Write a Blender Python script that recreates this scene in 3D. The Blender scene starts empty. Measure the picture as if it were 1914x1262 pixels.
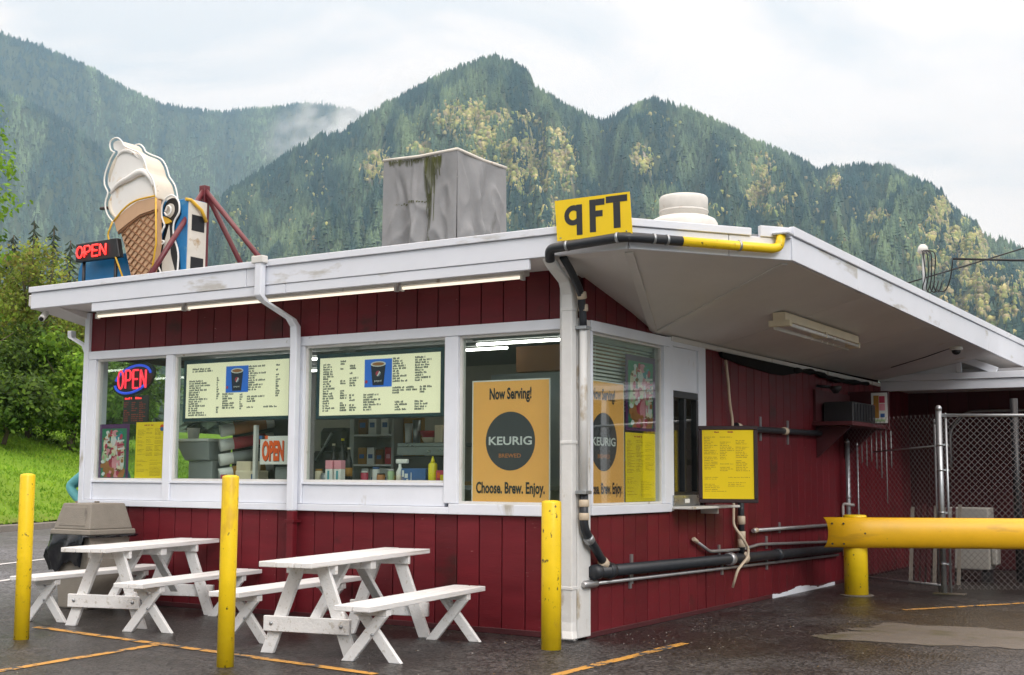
import bpy, bmesh, math, random
import numpy as np
import mathutils.noise
from mathutils import Vector, Matrix
random.seed(7)
RNG = np.random.default_rng(7)
scn = bpy.context.scene
COL = scn.collection
R = math.radians

# ---------------------------------------------------------------- camera
cam_d = bpy.data.cameras.new('camera'); cam = bpy.data.objects.new('camera', cam_d); COL.objects.link(cam)
CAM = Vector((5.2177, -9.3700, 1.35))
cam.location = CAM
yaw, pit, rol = R(32.1), R(6.26), R(0.30)
f0 = Vector((-math.sin(yaw), math.cos(yaw), 0)); rt = Vector((math.cos(yaw), math.sin(yaw), 0)); up = Vector((0, 0, 1))
fw = f0*math.cos(pit)+up*math.sin(pit); u1 = up*math.cos(pit)-f0*math.sin(pit)
r2 = rt*math.cos(rol)+u1*math.sin(rol); u2 = u1*math.cos(rol)-rt*math.sin(rol)
cam.rotation_euler = Matrix((r2, u2, -fw)).transposed().to_euler()
cam_d.lens = 2365*36/1914; cam_d.sensor_width = 36; cam_d.clip_start = .05; cam_d.clip_end = 20000
scn.camera = cam

# ---------------------------------------------------------------- sky (overcast) and sun behind cloud
world = bpy.data.worlds.new('World'); scn.world = world; world.use_nodes = True
wn = world.node_tree; wn.nodes.clear()
def WN(t): return wn.nodes.new(t)
SUN_DIR = Vector((.70, -.46, .55)).normalized()
sky = WN('ShaderNodeTexSky'); sky.sky_type = 'NISHITA'; sky.sun_disc = False
sky.sun_elevation = math.asin(SUN_DIR.z); sky.sun_rotation = math.atan2(SUN_DIR.x, SUN_DIR.y)
tc = WN('ShaderNodeTexCoord'); sep = WN('ShaderNodeSeparateXYZ'); wn.links.new(tc.outputs['Generated'], sep.inputs[0])
zc = WN('ShaderNodeMath'); zc.operation = 'MAXIMUM'; wn.links.new(sep.outputs['Z'], zc.inputs[0]); zc.inputs[1].default_value = 0
zp = WN('ShaderNodeMath'); zp.operation = 'POWER'; wn.links.new(zc.outputs[0], zp.inputs[0]); zp.inputs[1].default_value = 2.3
lum = WN('ShaderNodeMath'); lum.operation = 'MULTIPLY_ADD'; wn.links.new(zp.outputs[0], lum.inputs[0]); lum.inputs[1].default_value = 2.15; lum.inputs[2].default_value = .735
mp = WN('ShaderNodeMapping'); mp.inputs['Scale'].default_value = (1.6, 1.6, 4.2); mp.inputs['Location'].default_value = (.35, .1, .2); wn.links.new(tc.outputs['Generated'], mp.inputs[0])
nz = WN('ShaderNodeTexNoise'); nz.inputs['Scale'].default_value = 1.9; nz.inputs['Detail'].default_value = 7; nz.inputs['Roughness'].default_value = .55
nz.inputs['Distortion'].default_value = .5
wn.links.new(mp.outputs[0], nz.inputs[0])
cr = WN('ShaderNodeValToRGB'); wn.links.new(nz.outputs[0], cr.inputs[0])
cr.color_ramp.elements[0].position = .38; cr.color_ramp.elements[0].color = (.88, .82, .785, 1)
cr.color_ramp.elements[1].position = .62; cr.color_ramp.elements[1].color = (1.25, 1.06, .935, 1)
e = cr.color_ramp.elements.new(.5); e.color = (1.17, 1.0, .89, 1)
cl = WN('ShaderNodeVectorMath'); cl.operation = 'SCALE'; wn.links.new(cr.outputs[0], cl.inputs[0]); wn.links.new(lum.outputs[0], cl.inputs['Scale'])
sk = WN('ShaderNodeVectorMath'); sk.operation = 'SCALE'; wn.links.new(sky.outputs[0], sk.inputs[0]); sk.inputs['Scale'].default_value = .1
mx = WN('ShaderNodeMix'); mx.data_type = 'RGBA'; mx.inputs['Factor'].default_value = .93
wn.links.new(sk.outputs[0], mx.inputs['A']); wn.links.new(cl.outputs[0], mx.inputs['B'])
bg = WN('ShaderNodeBackground'); wn.links.new(mx.outputs['Result'], bg.inputs[0]); bg.inputs[1].default_value = 1.0
wo = WN('ShaderNodeOutputWorld'); wn.links.new(bg.outputs[0], wo.inputs[0])
sun_d = bpy.data.lights.new('sun', 'SUN'); sun_d.energy = 1.5; sun_d.angle = R(22); sun_d.color = (1, .98, .95)
sun = bpy.data.objects.new('sun', sun_d); COL.objects.link(sun)
sun.rotation_euler = (-SUN_DIR).to_track_quat('-Z', 'Y').to_euler(); sun.location = (40, -40, 60)
vs = scn.view_settings; vs.view_transform = 'Standard'; vs.look = 'None'; vs.exposure = 0.42; vs.gamma = 1.0; vs.use_curve_mapping = False
scn.render.engine = 'CYCLES'; scn.cycles.use_denoising = True
scn.cycles.max_bounces = 8; scn.cycles.transparent_max_bounces = 12; scn.cycles.volume_bounces = 2

# ---------------------------------------------------------------- materials
MATS = {}
def srgb(r, g, b):
    f = lambda c: (c/255/12.92 if c/255 <= .04045 else ((c/255+.055)/1.055)**2.4)
    return (f(r), f(g), f(b))
def mat(name, col, rough=.5, metal=0., var=.10, scale=6., bump=0., bscale=60., spots=None, stretch=(1, 1, 1), emit=0., rnd=0., rvar=.12, spec=.5):
    """paint / metal / plastic with tone variation, optional worn spots (colour, amount, scale), grain bump"""
    m = bpy.data.materials.new(name); m.use_nodes = True; t = m.node_tree; n = t.nodes; L = t.links
    p = n['Principled BSDF']; p.inputs['Metallic'].default_value = metal; p.inputs['Specular IOR Level'].default_value = spec
    tc = n.new('ShaderNodeTexCoord'); mp = n.new('ShaderNodeMapping'); L.new(tc.outputs['Object'], mp.inputs[0]); mp.inputs['Scale'].default_value = stretch
    vec = mp.outputs[0]
    oi = n.new('ShaderNodeObjectInfo')
    ad = n.new('ShaderNodeVectorMath'); ad.operation = 'ADD'
    sc_ = n.new('ShaderNodeMath'); sc_.operation = 'MULTIPLY'; L.new(oi.outputs['Random'], sc_.inputs[0]); sc_.inputs[1].default_value = 37.
    L.new(vec, ad.inputs[0]); L.new(sc_.outputs[0], ad.inputs[1]); vec = ad.outputs[0]
    nz = n.new('ShaderNodeTexNoise'); nz.inputs['Scale'].default_value = scale; nz.inputs['Detail'].default_value = 6; nz.inputs['Roughness'].default_value = .65; L.new(vec, nz.inputs[0])
    mr = n.new('ShaderNodeMapRange'); mr.inputs[1].default_value = .25; mr.inputs[2].default_value = .75; mr.inputs[3].default_value = 1-var; mr.inputs[4].default_value = 1+var*.6; L.new(nz.outputs[0], mr.inputs[0])
    val = mr.outputs[0]
    if rnd:
        rm = n.new('ShaderNodeMapRange'); rm.inputs[3].default_value = 1-rnd; rm.inputs[4].default_value = 1+rnd; L.new(oi.outputs['Random'], rm.inputs[0])
        mm = n.new('ShaderNodeMath'); mm.operation = 'MULTIPLY'; L.new(val, mm.inputs[0]); L.new(rm.outputs[0], mm.inputs[1]); val = mm.outputs[0]
    vm = n.new('ShaderNodeVectorMath'); vm.operation = 'SCALE'; vm.inputs[0].default_value = col; L.new(val, vm.inputs['Scale'])
    out = vm.outputs[0]
    if spots:
        for (scol, amt, ssc, sstr) in spots:
            sn = n.new('ShaderNodeTexNoise'); sn.inputs['Scale'].default_value = ssc; sn.inputs['Detail'].default_value = 5; sn.inputs['Roughness'].default_value = .6
            smp = n.new('ShaderNodeMapping'); smp.inputs['Scale'].default_value = sstr; smp.inputs['Location'].default_value = (3.1*ssc, 1.7, .4); L.new(vec, smp.inputs[0]); L.new(smp.outputs[0], sn.inputs[0])
            sr = n.new('ShaderNodeMapRange'); sr.inputs[1].default_value = amt; sr.inputs[2].default_value = amt+.07; L.new(sn.outputs[0], sr.inputs[0])
            mxn = n.new('ShaderNodeMix'); mxn.data_type = 'RGBA'; L.new(sr.outputs[0], mxn.inputs['Factor']); L.new(out, mxn.inputs['A']); mxn.inputs['B'].default_value = (*scol, 1); out = mxn.outputs['Result']
    L.new(out, p.inputs['Base Color'])
    rr = n.new('ShaderNodeMapRange'); rr.inputs[3].default_value = max(.02, rough-rvar); rr.inputs[4].default_value = min(1, rough+rvar); L.new(nz.outputs[0], rr.inputs[0]); L.new(rr.outputs[0], p.inputs['Roughness'])
    if bump:
        bn = n.new('ShaderNodeTexNoise'); bn.inputs['Scale'].default_value = bscale; bn.inputs['Detail'].default_value = 4; L.new(vec, bn.inputs[0])
        bp = n.new('ShaderNodeBump'); bp.inputs['Strength'].default_value = bump; bp.inputs['Distance'].default_value = .01; L.new(bn.outputs[0], bp.inputs['Height']); L.new(bp.outputs[0], p.inputs['Normal'])
    if emit:
        p.inputs['Emission Color'].default_value = (*col, 1); p.inputs['Emission Strength'].default_value = emit
    MATS[name] = m
    return m
def glow(name, col, s):
    m = bpy.data.materials.new(name); m.use_nodes = True; p = m.node_tree.nodes['Principled BSDF']
    p.inputs['Base Color'].default_value = (*col, 1); p.inputs['Roughness'].default_value = .35
    p.inputs['Emission Color'].default_value = (*col, 1); p.inputs['Emission Strength'].default_value = s; MATS[name] = m
def glass(name, tint=(.93, .97, .95), boost=1.0):
    m = bpy.data.materials.new(name); m.use_nodes = True; t = m.node_tree; n = t.nodes; L = t.links
    n.remove(n['Principled BSDF']); out = n['Material Output']
    tr = n.new('ShaderNodeBsdfTransparent'); tr.inputs[0].default_value = (*tint, 1)
    gl = n.new('ShaderNodeBsdfGlossy'); gl.inputs['Roughness'].default_value = .015
    fr = n.new('ShaderNodeFresnel'); gb = n.new('ShaderNodeNewGeometry'); io = n.new('ShaderNodeMapRange'); io.inputs[3].default_value = 1.5; io.inputs[4].default_value = 1/1.5; L.new(gb.outputs['Backfacing'], io.inputs[0]); L.new(io.outputs[0], fr.inputs[0])
    mu = n.new('ShaderNodeMath'); mu.operation = 'MULTIPLY'; mu.inputs[1].default_value = 1.0*boost; mu.use_clamp = True; L.new(fr.outputs[0], mu.inputs[0])
    tcn = n.new('ShaderNodeTexCoord'); nn = n.new('ShaderNodeTexNoise'); nn.inputs['Scale'].default_value = 1.3; L.new(tcn.outputs['Object'], nn.inputs[0])
    bp = n.new('ShaderNodeBump'); bp.inputs['Strength'].default_value = .05; bp.inputs['Distance'].default_value = .02; L.new(nn.outputs[0], bp.inputs['Height']); L.new(bp.outputs[0], gl.inputs['Normal'])
    ms = n.new('ShaderNodeMixShader'); L.new(mu.outputs[0], ms.inputs[0]); L.new(tr.outputs[0], ms.inputs[1]); L.new(gl.outputs[0], ms.inputs[2]); L.new(ms.outputs[0], out.inputs[0]); MATS[name] = m
def attr_mat(name, rough=.8, trans=0., var=.25, vscale=.4):
    m = bpy.data.materials.new(name); m.use_nodes = True; t = m.node_tree; n = t.nodes; L = t.links; p = n['Principled BSDF']
    a = n.new('ShaderNodeVertexColor'); a.layer_name = 'Col'
    tcn = n.new('ShaderNodeTexCoord'); nn = n.new('ShaderNodeTexNoise'); nn.inputs['Scale'].default_value = vscale; nn.inputs['Detail'].default_value = 3; L.new(tcn.outputs['Object'], nn.inputs[0])
    mr = n.new('ShaderNodeMapRange'); mr.inputs[1].default_value = .3; mr.inputs[2].default_value = .7; mr.inputs[3].default_value = 1-var; mr.inputs[4].default_value = 1+var; L.new(nn.outputs[0], mr.inputs[0])
    vm = n.new('ShaderNodeVectorMath'); vm.operation = 'SCALE'; L.new(a.outputs[0], vm.inputs[0]); L.new(mr.outputs[0], vm.inputs['Scale'])
    L.new(vm.outputs[0], p.inputs['Base Color']); p.inputs['Roughness'].default_value = rough; p.inputs['Specular IOR Level'].default_value = .2
    if trans:
        p.inputs['Subsurface Weight'].default_value = 0
        td = n.new('ShaderNodeBsdfTranslucent'); L.new(vm.outputs[0], td.inputs[0]); ms = n.new('ShaderNodeMixShader'); ms.inputs[0].default_value = trans
        L.new(p.outputs[0], ms.inputs[1]); L.new(td.outputs[0], ms.inputs[2]); L.new(ms.outputs[0], n['Material Output'].inputs[0])
    MATS[name] = m

WORN = (.30, .27, .22)
mat('white_trim', (.76, .79, .86), .42, var=.06, scale=3, bump=.08, bscale=40, spots=[((.45, .42, .36), .66, 2.2, (1, 1, .35)), ((.30, .26, .20), .735, 14, (1, 1, 1))])
mat('white_post', (.70, .70, .69), .5, var=.08, scale=5, bump=.25, bscale=30, spots=[((.42, .36, .27), .60, 3.5, (1, 1, .5)), ((.16, .13, .10), .72, 10, (1, 1, 1))])
mat('white_fascia', (.74, .77, .84), .42, var=.05, scale=2, bump=.10, bscale=25, spots=[((.50, .49, .47), .62, 1.5, (.6, .6, 2.5)), ((.25, .22, .18), .74, 12, (1, 1, 1))])
mat('soffit', (.70, .68, .66), .55, var=.10, scale=1.2, bump=.05, bscale=20, spots=[((.50, .40, .26), .66, .9, (1, 1, 1)), ((.75, .73, .70), .735, 22, (1, 1, 1))])
mat('red_siding', (.128, .0090, .0150), .50, var=.24, scale=4, bump=.22, bscale=46, stretch=(.35, .35, 2.2), rnd=.17, spots=[((.40, .20, .20), .695, 48, (.8, .8, .5)), ((.055, .012, .012), .64, 1.3, (2, 2, .45))], spec=.3)
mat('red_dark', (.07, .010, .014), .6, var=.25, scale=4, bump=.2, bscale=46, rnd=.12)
mat('red_steel', (.13, .018, .026), .4, var=.15, spots=[((.08, .03, .02), .7, 12, (1, 1, 1))])
mat('tar', (.010, .010, .010), .85, spec=.2)
mat('groove', (.035, .004, .006), .8)
mat('bench_paint', (.80, .80, .80), .45, var=.05, scale=5, bump=.35, bscale=26, stretch=(2.5, .3, 2.5), rnd=.03, spots=[((.60, .58, .54), .59, 5, (2.2, .5, 2.2)), ((.26, .23, .19), .70, 16, (1.5, .4, 1.5))])
mat('yellow_paint', (.88, .61, .010), .38, var=.10, scale=5, bump=.10, bscale=30, spots=[((.04, .035, .025), .632, 24, (1, 1, .7)), ((.70, .45, .02), .62, 4, (1, 1, .35))])
mat('yellow_rail', (.84, .47, .010), .42, var=.10, scale=3, bump=.06, bscale=12, spots=[((.12, .09, .04), .70, 30, (1, 1, 1)), ((.66, .36, .015), .60, 3, (.3, .3, 1.6))])
mat('sign_yellow', (.86, .60, .005), .4, var=.05, spots=[((.35, .26, .03), .72, 12, (1, 1, 1))])
mat('menu_yellow', (.92, .68, .008), .35, var=.03)
mat('black_paint', (.012, .013, .016), .4, var=.2)
mat('black_pipe', (.022, .026, .033), .42, var=.25, scale=12, spots=[((.10, .10, .10), .68, 16, (1, 1, 1))])
mat('galv', (.42, .44, .46), .38, metal=.75, var=.15, scale=14, bump=.05)
mat('conduit', (.48, .48, .49), .35, metal=.7, var=.2, scale=12)
mat('beige_pipe', (.58, .48, .36), .5, var=.12, scale=9)
mat('white_plastic', (.68, .67, .64), .4, var=.08, spots=[((.38, .33, .26), .64, 5, (1, 1, .4))])
mat('tarp', (.25, .255, .265), .62, var=.12, scale=7, bump=.3, bscale=16, spots=[((.18, .18, .175), .62, 3.5, (1, 1, .3))])
mat('moss', (.075, .085, .022), .9, var=.4, scale=20)
mat('vent_white', (.72, .70, .66), .5, var=.12, scale=6, spots=[((.42, .27, .20), .63, 3, (1, 1, .5))])
mat('roof_deck', (.30, .30, .31), .8, var=.2, scale=3, bump=.2)
mat('can_shell', (.25, .225, .19), .75, var=.15, scale=6, bump=.5, bscale=90, spots=[((.12, .105, .09), .62, 3, (1, 1, .6))])
mat('bag', (.010, .011, .014), .22, var=.2)
mat('steel', (.40, .42, .43), .3, metal=.8, var=.1)
mat('grey_equip', (.30, .32, .32), .45, var=.08)
mat('interior_wall', (.34, .32, .27), .8, var=.1)
mat('interior_ceiling', (.22, .23, .24), .85, var=.05)
mat('interior_floor', (.10, .09, .08), .6, var=.1)
mat('dark_equip', (.02, .02, .022), .45)
mat('shelf_white', (.45, .46, .44), .6)
mat('counter', (.30, .31, .33), .35)
mat('card_white', (.74, .74, .71), .6, var=.03)
mat('paper_orange', (.95, .48, .125), .5, var=.03)
mat('ink_dark', (.022, .024, .030), .5)
mat('ink_grey', (.052, .056, .066), .5)
mat('ink_orange', (.55, .20, .06), .5)
mat('ink_brown', (.30, .16, .02), .6)
mat('ink_red', (.42, .05, .03), .6)
mat('ink_white', (.70, .72, .72), .5)
mat('purple', (.10, .02, .12), .45)
mat('leaf_print', (.03, .22, .12), .45)
mat('pink', (.72, .30, .36), .5)
mat('rasp', (.48, .04, .09), .5)
mat('cream', (.78, .68, .50), .5)
mat('caramel', (.42, .17, .05), .5)
mat('lime_print', (.45, .62, .35), .5)
mat('teal_print', (.05, .30, .36), .5)
mat('open_orange', (.80, .11, .01), .5)
mat('blue_box', (.05, .13, .33), .5)
mat('bottle_yellow', (.72, .62, .01), .35)
mat('bowl_red', (.45, .02, .04), .35)
mat('brown_box', (.20, .09, .03), .7)
mat('ochre', (.38, .19, .03), .6)
mat('sign_blue', (.012, .19, .46), .35, var=.18, scale=4, spots=[((.08, .28, .46), .62, 3.5, (1, 1, 1)), ((.35, .35, .33), .76, 16, (1, 1, 1))])
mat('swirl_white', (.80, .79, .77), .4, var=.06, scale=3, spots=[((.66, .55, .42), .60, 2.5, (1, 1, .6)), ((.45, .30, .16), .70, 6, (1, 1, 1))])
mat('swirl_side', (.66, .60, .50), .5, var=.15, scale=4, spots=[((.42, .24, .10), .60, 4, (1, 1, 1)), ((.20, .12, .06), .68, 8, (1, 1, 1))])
mat('cone_tan', (.55, .35, .21), .5, var=.10, scale=4)
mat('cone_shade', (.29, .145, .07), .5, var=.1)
mat('sign_white', (.66, .63, .57), .5, var=.1, spots=[((.40, .28, .16), .64, 4, (1, 1, 1))])
mat('tube_white', (.82, .82, .80), .25, var=.03)
mat('tube_yellow', (.70, .42, .03), .3, var=.1)
mat('frame_brown', (.035, .018, .020), .5)
mat('fence_wire', (.25, .23, .23), .4, metal=.6, var=.2)
mat('hvac', (.36, .35, .32), .5, var=.08)
mat('concrete', (.115, .098, .080), .55, var=.25, scale=2.5, bump=.25, spots=[((.075, .065, .035), .50, 1.4, (1, 1, 1))], rvar=.25)
mat('kerb_stone', (.20, .18, .16), .8, var=.25, bump=.3)
mat('line_yellow', (.52, .26, .045), .6, var=.2, scale=8, spots=[((.05, .05, .05), .515, 9, (1, 1, 1))])
mat('line_white', (.62, .62, .62), .6, var=.15, spots=[((.08, .08, .08), .62, 6, (1, 1, 1))])
mat('teal_cloth', (.12, .42, .45), .7, var=.15)
mat('denim', (.04, .05, .09), .8)
mat('skin', (.50, .30, .21), .5)
mat('hair', (.06, .035, .02), .7)
mat('bark', (.10, .075, .05), .9, var=.3, scale=5, bump=.5, bscale=8)
mat('shoe', (.03, .03, .03), .6)
glow('neon_red', (1.0, .035, .03), 1.6); glow('neon_pink', (1.0, .04, .07), .85); glow('neon_blue', (.02, .08, .70), .55)
glow('tube_lit', (1.0, .90, .74), .75); glow('tube_room', (1.0, .96, .88), 6.5); glow('menu_lit', (.80, .76, .54), .34); glow('lamp_amber', (1, .35, .02), 1.0)
glow('cup_lit', (.02, .12, .50), .35)
glass('window_glass', boost=1.35); glass('side_glass', boost=1.5)
mat('menu_frame', (.012, .045, .06), .4)
mat('menu_ink', (.015, .05, .055), .5)
mat('cup_dark', (.012, .016, .04), .4)
attr_mat('forest', .9, 0., .30, .012); attr_mat('leaves', .6, .45, .15, .6); attr_mat('terrain', .95, 0., .30, .02); attr_mat('grass_blades', .8, .3, .2, .3)

# ---------------------------------------------------------------- mesh helpers
ORG = {}
class MB:
    def __init__(s): s.v = []; s.f = []; s.m = []; s.sm = []
    def add(s, vs, fs, m=0, smooth=False):
        k = len(s.v); s.v += [tuple(v) for v in vs]
        for f in fs: s.f.append([i+k for i in f]); s.m.append(m); s.sm.append(smooth)
        return s
    def box(s, x0, x1, y0, y1, z0, z1, m=0):
        vs = [(x, y, z) for z in (z0, z1) for y in (y0, y1) for x in (x0, x1)]
        return s.add(vs, [(0, 2, 3, 1), (4, 5, 7, 6), (0, 1, 5, 4), (2, 6, 7, 3), (0, 4, 6, 2), (1, 3, 7, 5)], m)
    def hexa(s, b, t, m=0):   # b,t: four corners each, same winding (ccw from above)
        return s.add(list(b)+list(t), [(3, 2, 1, 0), (4, 5, 6, 7)]+[(i, (i+1) % 4, 4+(i+1) % 4, 4+i) for i in range(4)], m)
    def bar(s, p0, p1, w, h, m=0, upv=(0, 0, 1)):  # board from p0 to p1, w across, h along upv
        p0, p1 = Vector(p0), Vector(p1); d = (p1-p0).normalized(); u = Vector(upv); sd = d.cross(u)
        if sd.length < 1e-4: sd = d.cross(Vector((0, 1, 0)))
        sd.normalize(); u = sd.cross(d).normalized()
        c = lambda p: [p-sd*w/2-u*h/2, p+sd*w/2-u*h/2, p+sd*w/2+u*h/2, p-sd*w/2+u*h/2]
        vs = c(p0)+c(p1)
        return s.add(vs, [(0, 1, 2, 3), (7, 6, 5, 4)]+[(i, 4+i, 4+(i+1) % 4, (i+1) % 4) for i in range(4)], m)
    def tube(s, pts, r, n=10, m=0, closed=False, caps=True, smooth=True):
        P = [Vector(p) for p in pts]; N = len(P); rr = r if isinstance(r, (list, tuple)) else [r]*N
        vs = []; prev = None
        for i, p in enumerate(P):
            if closed: d = (P[(i+1) % N]-P[i-1])
            else: d = P[min(i+1, N-1)]-P[max(i-1, 0)]
            d.normalize()
            if prev is None:
                a = d.cross(Vector((0, 0, 1)))
                if a.length < .05: a = d.cross(Vector((0, 1, 0)))
            else: a = prev-d*prev.dot(d)
            a.normalize(); prev = a; b = d.cross(a)
            for k in range(n):
                t = 2*math.pi*k/n; vs.append(p+(a*math.cos(t)+b*math.sin(t))*rr[i])
        fs = []
        for i in range(N if closed else N-1):
            j = (i+1) % N
            for k in range(n): fs.append((i*n+k, i*n+(k+1) % n, j*n+(k+1) % n, j*n+k))
        k0 = len(s.v); s.add(vs, fs, m, smooth)
        if caps and not closed:
            s.f.append([k0+k for k in range(n)][::-1]); s.m.append(m); s.sm.append(False)
            s.f.append([k0+(N-1)*n+k for k in range(n)]); s.m.append(m); s.sm.append(False)
        return s
    def lathe(s, prof, c, n=24, m=0, axis='z', smooth=True):
        c = Vector(c); vs = []
        for (r, h) in prof:
            for k in range(n):
                t = 2*math.pi*k/n; x, y = r*math.cos(t), r*math.sin(t)
                vs.append(c+(Vector((x, y, h)) if axis == 'z' else Vector((x, h, y)) if axis == 'y' else Vector((h, x, y))))
        fs = []
        for i in range(len(prof)-1):
            for k in range(n): fs.append((i*n+k, i*n+(k+1) % n, (i+1)*n+(k+1) % n, (i+1)*n+k))
        k0 = len(s.v); s.add(vs, fs, m, smooth)
        for ring, rev in ((0, True), (len(prof)-1, False)):
            if prof[ring][0] > 1e-4:
                l = [k0+ring*n+k for k in range(n)]; s.f.append(l[::-1] if rev else l); s.m.append(m); s.sm.append(False)
        return s
    def plate(s, poly, y0, y1, m=0, ms=None):   # polygon in x,z extruded along y
        n = len(poly); vs = [(x, y0, z) for x, z in poly]+[(x, y1, z) for x, z in poly]
        s.add(vs, [list(range(n))[::-1], list(range(n, 2*n))], m)
        return s.add(vs, [(i, (i+1) % n, n+(i+1) % n, n+i) for i in range(n)], m if ms is None else ms)
    def platex(s, poly, x0, x1, m=0):   # polygon in y,z extruded along x
        n = len(poly); vs = [(x0, y, z) for y, z in poly]+[(x1, y, z) for y, z in poly]
        return s.add(vs, [list(range(n)), list(range(n, 2*n))[::-1]]+[(i, n+i, n+(i+1) % n, (i+1) % n) for i in range(n)], m)
    def mesh(s, name, mats, off=(0, 0, 0)):
        me = bpy.data.meshes.new(name); o = Vector(off)
        me.from_pydata([Vector(v)-o for v in s.v], [], s.f)
        for m_ in (mats if isinstance(mats, (list, tuple)) else [mats]): me.materials.append(MATS[m_])
        me.polygons.foreach_set('material_index', s.m); me.polygons.foreach_set('use_smooth', s.sm)
        bm = bmesh.new(); bm.from_mesh(me); bmesh.ops.recalc_face_normals(bm, faces=bm.faces); bm.to_mesh(me); bm.free()
        me.update(); return me
    def build(s, name, mats, parent=None, bevel=0., local=False, seg=1):
        off = (0, 0, 0)
        if parent is not None and not local:
            r = parent
            while r.parent: r = r.parent
            off = ORG.get(r.name, (0, 0, 0))
        o = bpy.data.objects.new(name, s.mesh(name, mats, off)); COL.objects.link(o)
        if parent is not None: o.parent = parent
        if bevel: add_bevel(o, bevel, seg)
        return o
def add_bevel(o, w, seg=1):
    b = o.modifiers.new('bevel', 'BEVEL'); b.width = w; b.segments = seg; b.limit_method = 'ANGLE'; b.angle_limit = R(40)
def tag(o, label=None, cat=None, group=None, kind=None):
    if label: o['label'] = label
    if cat: o['category'] = cat
    if group: o['group'] = group
    if kind: o['kind'] = kind
    return o
def thing(name, label, cat, loc=(0, 0, 0), rotz=0., group=None):
    o = bpy.data.objects.new(name, None); COL.objects.link(o); o.location = loc; o.rotation_euler = (0, 0, rotz); o.empty_display_size = .1
    ORG[o.name] = tuple(loc); return tag(o, label, cat, group)
def solo(mb, name, mats, label, cat, group=None, bevel=0., base=None):
    """a thing made of one mesh, origin at its base"""
    if base is None:
        a = np.array([tuple(v) for v in mb.v]); base = (a[:, 0].mean(), a[:, 1].mean(), a[:, 2].min())
    o = bpy.data.objects.new(name, mb.mesh(name, mats, base)); COL.objects.link(o); o.location = base
    if bevel: add_bevel(o, bevel)
    return tag(o, label, cat, group)
def share(o, parent, loc):
    c = o.copy(); COL.objects.link(c); c.parent = parent; c.location = loc; return c
def copy_tree(o, parent=None):
    c = o.copy(); COL.objects.link(c); c.parent = parent
    for ch in list(o.children): copy_tree(ch, c)
    return c
def structure(mb, name, mats, kind='structure', bevel=0.):
    o = mb.build(name, mats, None, bevel); o['kind'] = kind; return o
def smoothpath(pts, n=6):
    """Catmull-Rom through pts"""
    P = [Vector(p) for p in pts]; P = [P[0]*2-P[1]]+P+[P[-1]*2-P[-2]]; out = []
    for i in range(1, len(P)-2):
        for k in range(n):
            t = k/n; a, b, c, d = P[i-1], P[i], P[i+1], P[i+2]
            out.append(.5*((2*b)+(c-a)*t+(2*a-5*b+4*c-d)*t*t+(3*b-a-3*c+d)*t**3))
    out.append(P[-2]); return out
def fillet(pts, r=.08, n=5):
    """polyline with rounded bends"""
    P = [Vector(p) for p in pts]; out = [P[0]]
    for i in range(1, len(P)-1):
        a = (P[i-1]-P[i]); b = (P[i+1]-P[i]); rr = min(r, a.length*.45, b.length*.45); a.normalize(); b.normalize()
        p0 = P[i]+a*rr; p1 = P[i]+b*rr
        for k in range(n+1):
            t = k/n; out.append((1-t)**2*p0+2*t*(1-t)*P[i]+t*t*p1)
    out.append(P[-1]); return out
def text_mb(txt, w, h, origin, xdir, ydir, bold=.0, depth=.0012):
    """letters from the built-in font, fitted to w x h, laid on a plane; returns MB"""
    cu = bpy.data.curves.new('lettering', 'FONT'); cu.body = txt; cu.size = 1; cu.offset = bold; cu.resolution_u = 3; cu.extrude = 0
    o = bpy.data.objects.new('lettering', cu); COL.objects.link(o); bpy.context.view_layer.update()
    dg = bpy.context.evaluated_depsgraph_get(); me = bpy.data.meshes.new_from_object(o.evaluated_get(dg))
    bpy.data.objects.remove(o); bpy.data.curves.remove(cu)
    a = np.array([v.co[:] for v in me.vertices]); lo, hi = a.min(0), a.max(0); fs = [list(p.vertices) for p in me.polygons]; bpy.data.meshes.remove(me)
    sx = w/(hi[0]-lo[0]); sy = h/(hi[1]-lo[1]); X, Y, O = Vector(xdir), Vector(ydir), Vector(origin)
    mb = MB(); mb.add([O+X*((v[0]-lo[0])*sx)+Y*((v[1]-lo[1])*sy) for v in a], fs); return mb
def merge(dst, src, m=0):
    dst.add(src.v, src.f, m); return dst

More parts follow.
